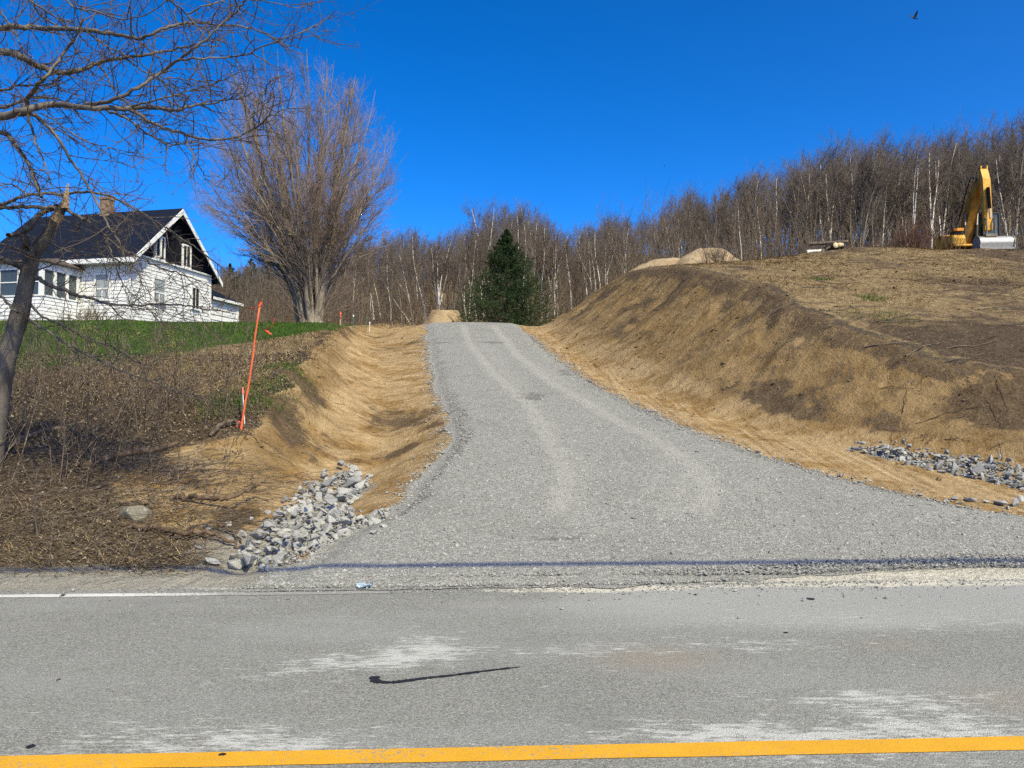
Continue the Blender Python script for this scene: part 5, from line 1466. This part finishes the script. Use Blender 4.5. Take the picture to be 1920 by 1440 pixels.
# ------------------------------------------------------------------ excavator
M['cat_yellow'] = plain('machine_yellow', (0.66, 0.34, 0.035), .55, .38, 2.2, .3)
M['cat_boom'] = plain('muddy_shaded_yellow', (0.40, 0.20, 0.028), .65, .5, 1.6, .2)  # darker boom yellow: dirt plus the shade of its unlit side, painted in
M['mblack'] = plain('machine_black', (0.022, 0.022, 0.023), .6, .3, 8)
M['steel'] = plain('worn_steel', (0.40, 0.39, 0.37), .45, .2, 9, .5, metal=.35)
M['rubber'] = plain('hose_rubber', (0.02, 0.02, 0.02), .7, .2)
M['cabglass'] = glass('cab_glass', (0.022, 0.045, 0.052))
def excavator():
    Y = 43.4; x = (1819 - CX) / F * Y; g = zg1(x, Y) - .05
    root = empty('excavator', (x, Y, g), R(-6)); root.scale = (.95, .95, .95); tag(root, 'yellow excavator with folded boom and wide ditching bucket on the hilltop', 'excavator')
    # local axes: -y is forward (towards the road), +x to its left hand (picture right)
    for s_ in (-1, 1):
        prof = [(-1.75, .42), (-1.62, .12), (-1.35, 0), (1.35, 0), (1.62, .12), (1.75, .42), (1.62, .74), (1.35, .84), (-1.35, .84), (-1.62, .74)]
        mb = MB(); mb.prism(prof, s_ * 1.08 - .28, s_ * 1.08 + .28)
        for i in range(34):
            a = i / 34 * 2 * math.pi; y = max(-1.4, min(1.4, 2.2 * math.cos(a))) + .33 * math.cos(a) * .9; z = .42 + .42 * math.sin(a)
            mb.box((s_ * 1.08, y, z), (.60, .10, .04), Matrix.Rotation(0, 3, 'X'))
        tr_ = mb.build('track', M['mblack'], root, smooth=False)
    mb = MB(); mb.span((-.8, -1.0, .35), (.8, 1.0, .9)); mb.tubes(np.array([(0, 0, .85), (0, 0, 1.08)]), np.array([.62, .62]), 20); mb.build('undercarriage', M['mblack'], root, smooth=False)
    mb = MB(); mb.span((-1.28, -1.25, 1.06), (1.28, 2.2, 1.2)); mb.span((-1.26, .35, 1.2), (1.26, 1.5, 2.1)); bevel(mb.build('engine_house', M['cat_yellow'], root, smooth=False), .05)
    mb = MB(); n = 9; a = np.linspace(-.62, .62, n)
    poly = [(1.9 * math.sin(q) * .75, 1.45 + .85 * math.cos(q) - .25) for q in a]
    V = [(p[0], p[1], z) for z in (1.0, 2.0) for p in poly] + [(p[0], 1.45, z) for z in (1.0, 2.0) for p in poly]
    q_ = []
    for i in range(n - 1):
        q_ += [(i, i + 1, n + i + 1, n + i), (n + i, n + i + 1, 3 * n + i + 1, 3 * n + i), (i, 2 * n + i, 2 * n + i + 1, i + 1)]
    q_ += [(0, n, 3 * n, 2 * n), (n - 1, 3 * n - 1, 4 * n - 1, 2 * n - 1)]
    mb.add(V, q_); mb.build('counterweight', M['cat_yellow'], root, smooth=False)
    mb = MB(); mb.prism([(-1.22, 1.2), (-1.22, 1.55), (-1.05, 1.80), (.30, 1.80), (.30, 1.2)], -1.28, -.58); tb = bevel(mb.build('tool_box', M['cat_yellow'], root, smooth=False), .04)
    mb = MB(); mb.span((-1.26, -1.235, 1.98), (-.70, -.65, 2.14)); mb.build('light_box', plain('orange_hood', (.85, .30, .02), .5), root, smooth=False)
    mb = MB(); mb.span((-1.20, -1.1, 1.80), (-.66, -.6, 1.98)); mb.build('vent', M['mblack'], root, smooth=False)
    mb = MB()
    for yy in (-1.1, -.3, .5): mb.tubes(np.array([(-1.3, yy, 1.8), (-1.3, yy, 2.75)]), np.array([.022, .022]), 6)
    mb.tubes(np.array([(-1.3, -1.1, 2.75), (-1.3, .5, 2.75)]), np.array([.022, .022]), 6); mb.tubes(np.array([(-1.3, -1.1, 2.3), (-1.3, .5, 2.3)]), np.array([.018, .018]), 6)
    mb.build('handrail', M['mblack'], root)
    # cab
    mb = MB()
    c0, c1, y0, y1, z0, z1_ = .32, 1.27, -1.30, .35, 1.2, 2.92
    for xx in (c0 + .04, c1 - .04):
        for yy in (y0 + .04, y1 - .04): mb.span((xx - .04, yy - .04, z0), (xx + .04, yy + .04, z1_))
    mb.span((c0, y0, z1_), (c1, y1, z1_ + .10)); mb.span((c0 + .08, y0 + .0, z0), (c1 - .08, y0 + .05, z0 + .22)); mb.span((c1 - .05, y0 + .08, z0), (c1, y1 - .08, z0 + .5)); mb.span((c0, y0 + .08, z0), (c0 + .05, y1 - .08, z0 + .5))
    mb.span((c0 + .08, y0 + .01, 2.05), (c1 - .08, y0 + .05, 2.10))
    cb = mb.build('cab', M['mblack'], root, smooth=False)
    mb = MB(); mb.span((c0 + .08, y0 + .055, z0), (c1 - .08, y0 + .065, z1_)); mb.span((c1 - .03, y0 + .08, z0 + .5), (c1 - .02, y1 - .08, z1_)); mb.span((c0 + .02, y0 + .08, z0 + .5), (c0 + .03, y1 - .08, z1_))
    mb.build('glass', M['cabglass'], cb, smooth=False)
    mb = MB(); mb.span((c0 + .2, -.55, z0), (c1 - .2, -.05, 1.75)); mb.span((c0 + .22, -.12, 1.75), (c1 - .22, .02, 2.5)); mb.build('seat', M['mblack'], cb, smooth=False)
    # boom: side profile in (y, z), thick plate
    bx = -.22
    prof = [(-.15, 1.35), (-.55, 1.30), (-1.12, 2.55), (-1.85, 3.72), (-2.62, 4.28), (-2.55, 4.60), (-1.95, 4.52), (-1.1, 3.75), (-.42, 2.55)]
    mb = MB(); mb.prism(prof, bx - .24, bx + .24); bevel(mb.build('boom', M['cat_boom'], root, smooth=False), .03)
    # boom cylinders
    for s_ in (-1, 1):
        mb = MB(); a = np.array((bx + s_ * .33, -.95, 1.25)); b = np.array((bx + s_ * .33, -1.15, 3.0)); m = a + (b - a) * .62
        mb.tubes(np.array([a, m]), np.array([.085, .085]), 10, cap=True); cyl = mb.build('boom_cylinder', M['mblack'], root)
        mb = MB(); mb.tubes(np.array([m, b]), np.array([.045, .045]), 8, cap=True); mb.build('rod', M['steel'], cyl)
    # arm cylinder on the back of the boom, hoses
    mb = MB(); mb.tubes(np.array([(bx, -.95, 3.85), (bx, -1.9, 4.85)]), np.array([.08, .08]), 10, cap=True); ac = mb.build('arm_cylinder', M['mblack'], root)
    mb = MB(); mb.tubes(np.array([(bx, -1.9, 4.85), (bx, -2.62, 5.02)]), np.array([.045, .045]), 8); mb.build('rod', M['steel'], ac)
    for k in range(4):
        mb = MB(); ox = bx + .26 + .03 * (k % 2)
        P = catmull([(ox - .6 * (k > 1), -.35, 2.7 + .05 * k), (ox - .6 * (k > 1), -1.2, 4.05 + .04 * k), (ox - .6 * (k > 1), -2.0, 4.75 + .05 * k), (ox - .3 * (k > 1), -2.55, 4.55 - .15 * k), (ox - .2 * (k > 1), -2.85, 3.95)], 6)
        mb.tubes(P, np.full(len(P), .028), 6); mb.build('hose', M['rubber'], root)
    # stick (dipper arm): hangs steeply with its tail above the boom tip
    prof = [(-2.52, 5.12), (-2.72, 5.14), (-2.98, 4.50), (-3.02, 3.9), (-3.12, 1.55), (-2.92, 1.50), (-2.62, 3.9), (-2.48, 4.5)]
    mb = MB(); mb.prism(prof, bx - .19, bx + .19)
    sa = bevel(mb.build('arm', M['cat_yellow'], root, smooth=False), .025)
    mb = MB()
    for s_ in (-1, 1): mb.prism([(-2.50, 5.10), (-2.74, 5.12), (-2.72, 5.32), (-2.56, 5.34)], bx + s_ * .16 - .03, bx + s_ * .16 + .03)
    mb.build('lug', M['cat_yellow'], sa, smooth=False)
    mb = MB(); mb.tubes(np.array([(bx - .02, -3.12, 3.95), (bx - .02, -3.24, 2.75)]), np.array([.095, .095]), 10, cap=True); bc = mb.build('bucket_cylinder', M['mblack'], root)
    mb = MB(); mb.tubes(np.array([(bx - .02, -3.24, 2.75), (bx - .02, -3.30, 2.15)]), np.array([.05, .05]), 8); mb.build('rod', M['steel'], bc)
    mb = MB()
    for s_ in (-1, 1):
        mb.tubes(np.array([(bx + s_ * .24, -3.02, 2.25), (bx + s_ * .24, -3.30, 2.15)]), np.array([.05, .05]), 6, cap=True)
        mb.tubes(np.array([(bx + s_ * .24, -3.30, 2.15), (bx + s_ * .22, -3.30, 1.25)]), np.array([.05, .05]), 6, cap=True)
    mb.span((bx - .30, -3.36, 1.14), (bx + .30, -2.92, 1.30)); mb.build('linkage', plain('greased_steel', (.20, .16, .11), .5), root, smooth=False)
    # ditching bucket, back of the shell to the road
    n = 12; a = np.linspace(R(200), R(15), n)
    out_ = [(-3.05 + .42 * math.cos(t_), 0.80 + .40 * math.sin(t_)) for t_ in a]
    prof = out_ + [(-2.62, .60), (-3.40, .48)]
    mb = MB(); mb.prism(prof, -.88, .92); b_ = mb.build('bucket', M['steel'], root, smooth=False)
    mb = MB()
    for xx in (-.9, .90): mb.prism([(p[0] * 1.0, p[1]) for p in [(-3.52, .48)] + [(-3.05 + .47 * math.cos(t_), 0.80 + .45 * math.sin(t_)) for t_ in a] + [(-2.58, .56)]], xx, xx + .04)
    mb.span((-.88, -3.50, .40), (.92, -3.38, .50)); mb.build('cutting_edge', plain('dull_steel', (.27, .26, .25), .5, .2, 9, .5), b_, smooth=False)
    return root
excavator()

# ------------------------------------------------------------------ plants of the left bank and the right hilltop
def blades(mb, x, y, z, h, wd, lean, rng, az=None, lay=0.0):
    n = len(x); a = rng.uniform(0, 6.28, n) if az is None else az
    d = np.stack([np.cos(a), np.sin(a), np.zeros(n)], 1); s = np.stack([-np.sin(a), np.cos(a), np.zeros(n)], 1) * wd[:, None] / 2
    b = np.stack([x, y, z], 1); l = lean[:, None] * d
    m = b + l * h[:, None] * .35 + np.array([0, 0, 1.0]) * (h * .6 * (1 - lay))[:, None]
    t_ = b + l * h[:, None] + np.array([0, 0, 1.0]) * (h * (1 - lay * .9))[:, None]
    V = np.stack([b - s, b + s, m + s * .8, m - s * .8, t_], 1).reshape(-1, 3); i = np.arange(n) * 5
    mb.add(V, np.stack([i, i + 1, i + 2, i + 3], 1), np.stack([i + 3, i + 2, i + 4], 1))

rng = np.random.default_rng(300)
def lawn_cond(x, y, u, v):
    vb = np.interp(x, [-40, -10.5, -8.2, -6.8, -5.6], [15.9, 16.9, 19.2, 23, 30])
    return (u < 5) & (v > vb - 1.0 + 1.6 * fbm(x * .6, y * .6, 3, 5)) & (v < 33)
x_, y_ = scatter(150000, (-24, -5), (15, 33), lawn_cond)
mb = MB(); n = len(x_)
blades(mb, x_, y_, zg(x_, y_) - .01, rng.uniform(.03, .085, n), rng.uniform(.006, .012, n) * (y_ / 16), rng.uniform(.1, .8, n), rng)
# green tufts by the pole
for px, py, s_ in ((470, 748, .7), (430, 762, .55), (500, 722, .6), (540, 690, .5), (1660, 596, .7), (1630, 560, .4), (1540, 525, .4)):
    p = hit(px, py); m = 420 if px < 900 else 260
    xx = p[0] + rng.normal(0, s_ * .6, m); yy = p[1] + rng.normal(0, s_ * .55, m)
    blades(mb, xx, yy, zg(xx, yy) - .01, rng.uniform(.04, .14, m), np.full(m, .010), rng.uniform(.2, 1, m), rng)
tag(mb.build('grass', M['grass'], smooth=False), 'short green lawn grass on the hillside before the house', 'grass', kind='stuff')

mb = MB()
x_, y_ = scatter(70000, (-16, -4), (11.5, 31), lambda x, y, u, v: (u < 5.05) & ~lawn_cond(x, y, u, v) & (rng.uniform(0, 1, len(x)) < np.where(v < 13, .25, .8)))
n = len(x_); blades(mb, x_, y_, zg(x_, y_) - .01, rng.lognormal(math.log(.11), .5, n).clip(.03, .4), rng.uniform(.005, .010, n) * (y_ / 13), rng.uniform(.4, 1.8, n), rng, lay=.55)
x_, y_ = scatter(9000, (-8, -2.4), (7.35, 9.4), lambda x, y, u, v: (u < 5.0) & (x < -2.7) & (rng.uniform(0, 1, len(x)) < .75 - .3 * (v - 7.3) / 2))
n = len(x_); blades(mb, x_, y_, zg(x_, y_), rng.lognormal(math.log(.14), .6, n).clip(.03, .7), rng.uniform(.004, .008, n), rng.uniform(.8, 2.2, n), rng, az=rng.normal(0, .9, n) + np.where(rng.uniform(0, 1, n) < .5, 0, 3.14), lay=.72)
x_, y_ = scatter(110000, (4, 32), (14, 43), lambda x, y, u, v: (u > 10.12) & (rng.uniform(0, 1, len(x)) < .12 + .7 * sstep(.0, .25, fbm(x * .35, y * .22, 4, 93) * -1.0 + .02 + .12 * sstep(17, 22, v))))
n = len(x_); blades(mb, x_, y_, zg(x_, y_) - .005, rng.lognormal(math.log(.11), .45, n).clip(.03, .35), rng.uniform(.006, .011, n) * (y_ / 15), rng.uniform(.6, 2.0, n), rng, lay=.7)
x_, y_ = scatter(2600, (-9, -4), (14, 31), lambda x, y, u, v: (u > 4.75) & (u < 5.12))
n = len(x_); blades(mb, x_, y_, zg(x_, y_) - .01, rng.uniform(.06, .25, n), np.full(n, .010), rng.uniform(.2, 1.6, n), rng, lay=.3)
tag(mb.build('dry_grass', M['drygrass'], smooth=False), 'matted dry straw coloured grass on both banks', 'dry grass', kind='stuff')

# dead leaves
mb = MB()
x_, y_ = scatter(60000, (-14, -2.6), (7.4, 18.5), lambda x, y, u, v: (u < 4.95) & (rng.uniform(0, 1, len(x)) < np.where(v > 12, .75, .42) * (.35 + 1.3 * np.clip(fbm(x * 1.1, y * 1.1, 3, 55) + .45, 0, 1)) * (1 - .8 * gauss(x, y, -3.95, 10.6, 1.25, 1.6))))
n = len(x_); a = rng.uniform(0, 6.28, n); s_ = rng.uniform(.010, .027, n) * (.7 + y_ * .03)
ax = np.stack([np.cos(a), np.sin(a), rng.normal(0, .45, n)], 1) * s_[:, None]; ay = np.stack([-np.sin(a), np.cos(a), rng.normal(0, .45, n)], 1) * s_[:, None] * .6
c = np.stack([x_, y_, zg(x_, y_) + rng.uniform(.005, .035, n)], 1); up = np.array([0, 0, 1]) * s_[:, None] * .45
V = np.stack([c - ax, c - ay + up, c + ax, c + ay + up], 1).reshape(-1, 3); i = np.arange(n) * 4
mb.add(V, None, np.concatenate([np.stack([i, i + 1, i + 2], 1), np.stack([i, i + 2, i + 3], 1)]))
tag(mb.build('dead_leaves', M['litter'], smooth=False), 'curled dead leaves covering the left bank', 'dead leaves', kind='stuff')

# brush stalks
def brush():
    mb = MB()
    x, y = scatter(20000, (-15, -3.6), (7.6, 18.5), lambda x, y, u, v: (u < 4.9) & (rng.uniform(0, 1, len(x)) < .36 * np.clip(.4 + 1.6 * fbm(x * .8, y * .8, 3, 66) , .05, 1) * np.where(v < 11.5, .60, 1) * np.where(v > 15.6, .22, 1) * (1 - .9 * gauss(x, y, -3.95, 10.6, 1.3, 1.6)) * np.where(x > -5.6, .35, 1)))
    n = len(x); h = rng.lognormal(math.log(.6), .5, n).clip(.15, 1.9)
    S = np.stack([x, y, zg(x, y) - .03], 1)
    P = grow(rng, S, np.stack([rng.normal(0, .28, n), rng.normal(0, .28, n), np.ones(n)], 1), h, 5, .09, .0)
    q = (.0035 + .003 * h)[:, None] * np.linspace(1, .5, 6)[None]
    mb.tubes(P, q, 3)
    B, b = children(rng, P, q, 3, .35, 1, (25, 60), (.2, .45), 3, .15, .03, .0032, .6); mb.tubes(B, b, 3)
    # long arching canes
    m = 260; x = rng.uniform(-13, -4.9, m); y = rng.uniform(9.5, 18.5, m); a = rng.uniform(0, 6.28, m)
    P = grow(rng, np.stack([x, y, zg(x, y) - .05], 1), np.stack([np.cos(a) * .5, np.sin(a) * .5, np.ones(m)], 1), rng.uniform(.8, 2.1, m), 8, .09, -.10)
    q = np.full((m, 1), .0062) * np.linspace(1, .4, 9)[None]; mb.tubes(P, q, 4)
    B, b = children(rng, P, q, 4, .3, 1, (25, 60), (.15, .4), 4, .14, .0, .0035, .5); mb.tubes(B, b, 3)
    # fallen reeds
    m = 900; x = rng.uniform(-9, -3.2, m); y = rng.uniform(7.5, 11, m); a = rng.normal(.2, .7, m); L = rng.uniform(.25, 1.1, m)
    S = np.stack([x, y, zg(x, y) + rng.uniform(.0, .06, m)], 1)
    P = grow(rng, S, np.stack([np.cos(a), np.sin(a), rng.normal(.12, .16, m)], 1), L, 4, .07, -.02); P[:, :, 2] = np.maximum(P[:, :, 2], zg(P[:, :, 0], P[:, :, 1]) + .006)
    mb.tubes(P, np.full((m, 1), .0042) * np.linspace(1, .5, 5)[None], 3)
    tag(mb.build('brush', M['stalk']), 'thin dry brush stalks standing on the left bank', 'brush', kind='stuff')
brush()
def sapling(px, py, pytop, lean, lab, buds, seed, r=.010, nb=9):
    p = hit(px, py); h = (py - pytop) * p[1] / F
    rg_ = np.random.default_rng(seed)
    root = empty('sapling', tuple(p)); tag(root, lab, 'sapling', 'saplings on the left bank')
    mb = MB(); P = grow(rg_, np.array([[0, 0, -.05]]), np.array([[lean, rg_.normal(0, .05), 1]]), np.array([h]), 10, .05, .01)
    q = np.linspace(r, .003, 11)[None]; mb.tubes(P, q, 6)
    st = mb.build('trunk', M['bark_brown'], root)
    mb = MB(); bd = MB()
    B, b = children(rg_, P, q, nb, .3, .98, (25, 55), (.2, .42), 6, .12, .05, .005, .4); mb.tubes(B, b, 4)
    B2, b2 = children(rg_, B, b, 3, .2, 1, (25, 55), (.3, .5), 4, .15, .05, .003, .6); mb.tubes(B2, b2, 3)
    mb.build('crown', M['twig_near'], root)
    if buds:
        tp = np.concatenate([B2[:, -1], B2[:, 2], B[:, -1]]); tp = np.concatenate([tp + rg_.normal(0, .02, tp.shape) for _ in range(3)])
        pebbles(bd, tp[:, 0], tp[:, 1], tp[:, 2], rg_.uniform(.006, .013, len(tp)), 1.0); bd.build('buds', M['budgreen'], root, smooth=False)
for i, a in enumerate([
    (258, 812, 612, .02, 'tallest straight sapling in the brush below the middle of the house', False), (133, 720, 520, .03, 'budding sapling in front of the porch corner', True), (300, 735, 610, .3, 'pale slanting sapling on the lawn edge under the front window', True),
    (382, 806, 690, .08, 'dark forked sapling left of the orange pole', False), (345, 760, 640, -.1, 'yellow budded sapling below the gable windows', True), (222, 700, 560, .1, 'budding sapling before the house foundation', True), (175, 760, 610, -.12, 'crooked sapling beside the leaning tree trunk', True),
    (112, 905, 745, .02, 'thin sapling standing on the bank below the leaning tree', False), (72, 1010, 870, .05, 'thick leafless stub sapling near the road at the left', False), (197, 880, 730, -.05, 'reddish thin sapling above the mossy log', False), (60, 790, 640, .1, 'sapling touching the leaning tree trunk', False), (420, 800, 715, .12, 'short forked sapling just left of the white stake', False), (300, 830, 700, -.05, 'straight thin sapling behind the mossy log', False)]):
    sapling(*a, 400 + i)

# reddish shrub in front of the excavator, and weeds on the rounded mound
def shrub(px, py, h, wd, n, lab, seed, Y=None, mat=None):
    p = hit(px, py) if Y is None else np.array([(px - CX) / F * Y, Y, 0])
    p[2] = zg1(p[0], p[1]); rg_ = np.random.default_rng(seed)
    root = empty('shrub', tuple(p)); tag(root, lab, 'shrub')
    mb = MB(); S = np.stack([rg_.normal(0, wd * .35, n), rg_.normal(0, .4, n), np.full(n, -.1)], 1); S[:, 2] = zg(S[:, 0] + p[0], S[:, 1] + p[1]) - p[2] - .08
    P = grow(rg_, S, np.stack([S[:, 0] * .3 / wd + rg_.normal(0, .3, n), rg_.normal(0, .3, n), np.ones(n)], 1), rg_.uniform(.4, 1, n) * h, 5, .08, .0)
    q = np.full((n, 1), .014) * np.linspace(1, .4, 6)[None]; mb.tubes(P, q, 3); mb.build('stems', mat or M['shrubred'], root)
    mb = MB(); B, b = children(rg_, P, q, 7, .25, 1, (20, 50), (.3, .55), 3, .12, .02, .008, .5); mb.tubes(B, b, 3); mb.build('twigs', mat or M['shrubred'], root)
M['shrubred'] = plain('red_brown_stems', (0.13, 0.07, 0.05), .9, .3)
shrub(1725, 466, 1.9, 1.5, 100, 'red brown bare shrub in front of the excavator tracks', 1, 41)
shrub(1796, 468, 1.3, .5, 9, 'thin bare shrub growing before the yellow tool box', 2, 40.3)
shrub(1700, 470, 1.1, 2.0, 60, 'low red brown brush left of the excavator shrub', 3, 41)
shrub(1350, 494, 1.1, .9, 50, 'dry weeds on the front of the rounded earth mound', 4, 35.2, M['stalk'])
shrub(1560, 470, 1.8, 3.0, 90, 'olive brown brush behind the log pile', 5, 43.5, M['stalk'])
# roadside shrub twigs by the foundation
shrub(165, 603, .9, 1.2, 50, 'dry brown shrub against the house foundation under the porch end', 6, 31.0, M['stalk'])

# ------------------------------------------------------------------ bits on the road, tar mark, cable, birds
def tar():
    pts = [(704, 1262), (702, 1268), (712, 1272), (735, 1273), (770, 1269), (800, 1265), (840, 1261), (880, 1256), (920, 1251), (955, 1247), (975, 1245)]
    P = catmull(np.array([W(px, py, CAMH * F / (py - HORIZON)) for px, py in pts]), 14); P[:, 2] = .005
    n = len(P); t = np.gradient(P, axis=0); s = np.stack([-t[:, 1], t[:, 0], t[:, 2] * 0], 1); s /= np.linalg.norm(s, axis=1, keepdims=True)
    wd = np.interp(np.arange(n), [0, n * .1, n * .25, n * .6, n * .9, n], [.022, .034, .018, .015, .011, .002]) * (1 + .7 * fbm(np.arange(n) * .6, np.zeros(n), 3, 8) * 2)
    V = np.concatenate([P - s * wd[:, None], P + s * wd[:, None]]); i = np.arange(n - 1)
    mb = MB(); mb.add(V, np.stack([i, i + 1, n + i + 1, n + i], 1)); tag(mb.build('tar_mark', M['tar'], smooth=False), 'black squiggle of tar on the asphalt', kind='structure')
    mb = MB()
    for px, py, a, b in ((1520, 1120, .035, .014), (58, 1390, .016, .010), (417, 1405, .018, .006), (1474, 1182, .018, .006), (116, 1115, .02, .008)):
        p = W(px, py, CAMH * F / (py - HORIZON)); k = np.linspace(0, 6.28, 15)[:-1]
        r_ = 1 + RNG.normal(0, .12, 14)
        V = np.stack([p[0] + a * r_ * np.cos(k), p[1] + b * 2.2 * r_ * np.sin(k), np.full(14, .0062)], 1); V = np.vstack([V, [p[0], p[1], .0062]])
        mb.add(V, None, [(i, (i + 1) % 14, 14) for i in range(14)])
    tag(mb.build('tar_spots', M['tar'], smooth=False), 'small black tar spots on the asphalt', 'tar spots', kind='stuff')
tar()
def debris():
    labs = ['tan stone sitting at the lower edge of the gravel', 'dark clod on the white edge line at the far left', 'dark clod on asphalt below the sandy strip', 'pale pebble beside the left gravel corner', 'small dark clod left of the tar mark', 'pale stone chip on the shoulder below the brush', 'grey chip below the white edge line']
    cols = [(.55, .40, .25), (.06, .05, .045), (.06, .05, .045), (.6, .59, .56), (.06, .05, .045), (.6, .59, .56), (.2, .19, .18)]
    for i, (px, py, s) in enumerate([(977, 1078, .045), (118, 1114, .03), (1303, 1113, .028), (545, 1092, .03), (110, 1268, .016), (305, 1089, .03), (206, 1123, .022)]):
        Y = CAMH * F / (py - HORIZON); p = W(px, py, Y)
        me = SP[i].copy(); me.materials.clear(); me.materials.append(plain('clod_colour', cols[i], .9, .2, 10))
        o = bpy.data.objects.new('pebble', me); COL.objects.link(o); o.scale = (s, s * .8, s * .7); o.location = (p[0], p[1], .03 if py < 1085 else s * .3); o.rotation_euler = (0.1, .1, i)
        tag(o, labs[i], 'pebble', 'single stones and clods on the road')
    p = W(684, 1101, CAMH * F / (1101 - HORIZON)); n = 9
    gx, gy = np.meshgrid(np.linspace(-.06, .06, n), np.linspace(-.04, .04, n))
    X = p[0] + gx * (1 + .3 * RNG.normal(0, 1, gx.shape)); Yy = p[1] + gy * (1 + .3 * RNG.normal(0, 1, gx.shape)); Z = .03 + .025 * RNG.uniform(-1, 1, gx.shape)
    idx = np.arange(n * n).reshape(n, n); q = np.stack([idx[:-1, :-1], idx[:-1, 1:], idx[1:, 1:], idx[1:, :-1]], -1).reshape(-1, 4)
    mb = MB(); mb.add(np.stack([X.ravel(), Yy.ravel(), Z.ravel()], 1), q); o = mb.build('plastic_scrap', plain('pale_blue_plastic', (.33, .43, .52), .5, .3, 20), smooth=False)
    tag(o, 'crumpled pale blue plastic scrap at the gravel edge', 'litter')
debris()
# the overhead utility cable whose shadow crosses the foot of the drive
hgt = 7.2
sh = np.array([-sun_dir.x, -sun_dir.y]) / sun_dir.z
def cable():
    xs_ = np.linspace(-38, 38, 60); P = []
    for x in xs_:
        yy = 7.78 + SK * x * 1.0
        z = hgt + .00045 * (x - 3) ** 2
        P.append((x - sh[0] * z, yy - sh[1] * z, z))
    mb = MB(); mb.tubes(np.array(P), np.full(60, .050), 8)
    tag(mb.build('utility_cable', M['rubber']), 'black overhead utility cable strung along the road', 'cable')
cable()
def bird(px, py, Y, s, lab, rz):
    c = W(px, py, Y); root = empty('bird', tuple(c), rz); root.scale = (s, s, s); tag(root, lab, 'bird', 'birds in the sky')
    mb = MB(); P = np.array([(-.30, 0, 0), (-.24, 0, .015), (-.15, 0, .02), (0, 0, 0), (.14, 0, -.01), (.28, 0, 0), (.38, 0, .01)]); r = np.array([.006, .038, .05, .075, .06, .03, .012])
    mb.tubes(P, r, 10, cap=True)
    mb.tubes(np.array([(-.30, 0, 0), (-.35, 0, -.01)]), np.array([.014, .003]), 6); mb.build('body', M['crow'], root)
    mb = MB(); V = []
    mb.add([(.26, -.03, .01), (.26, .03, .01), (.50, .09, .03), (.52, 0, .02), (.50, -.09, .03), (.26, -.03, -.005), (.26, .03, -.005), (.50, .09, .022), (.52, 0, .012), (.50, -.09, .022)], [(0, 1, 2, 3), (0, 3, 4, 0)][:1] + [(5, 8, 7, 6)], [(0, 3, 4), (5, 9, 8)]); mb.build('tail', M['crow'], root, smooth=False)
    for sg in (-1, 1):
        mb = MB()
        top = [(-.13, .04, .03), (-.17, .22, .26), (-.10, .38, .50), (.02, .42, .60), (.10, .36, .50), (.16, .24, .30), (.17, .04, .03)]
        V = [(x, y * sg, z) for x, y, z in top]; V += [(x, y * sg + .012, z - .012) for x, y, z in top]
        mb.add(V, None, [(0, i, i + 1) for i in range(1, 6)] + [(7, 7 + i + 1, 7 + i) for i in range(1, 6)]); mb.build('wing', M['crow'], root, smooth=False)
M['crow'] = plain('black_feathers', (0.012, 0.012, 0.014), .6, .3)
bird(1714, 34, 55, .75, 'black bird with raised wings flying at the upper right', .4)
bird(1245, 312, 150, .6, 'tiny distant bird above the middle of the wood', 1.0)
bird(889, 411, 150, .8, 'tiny distant bird left of the spruce top', 2.0)
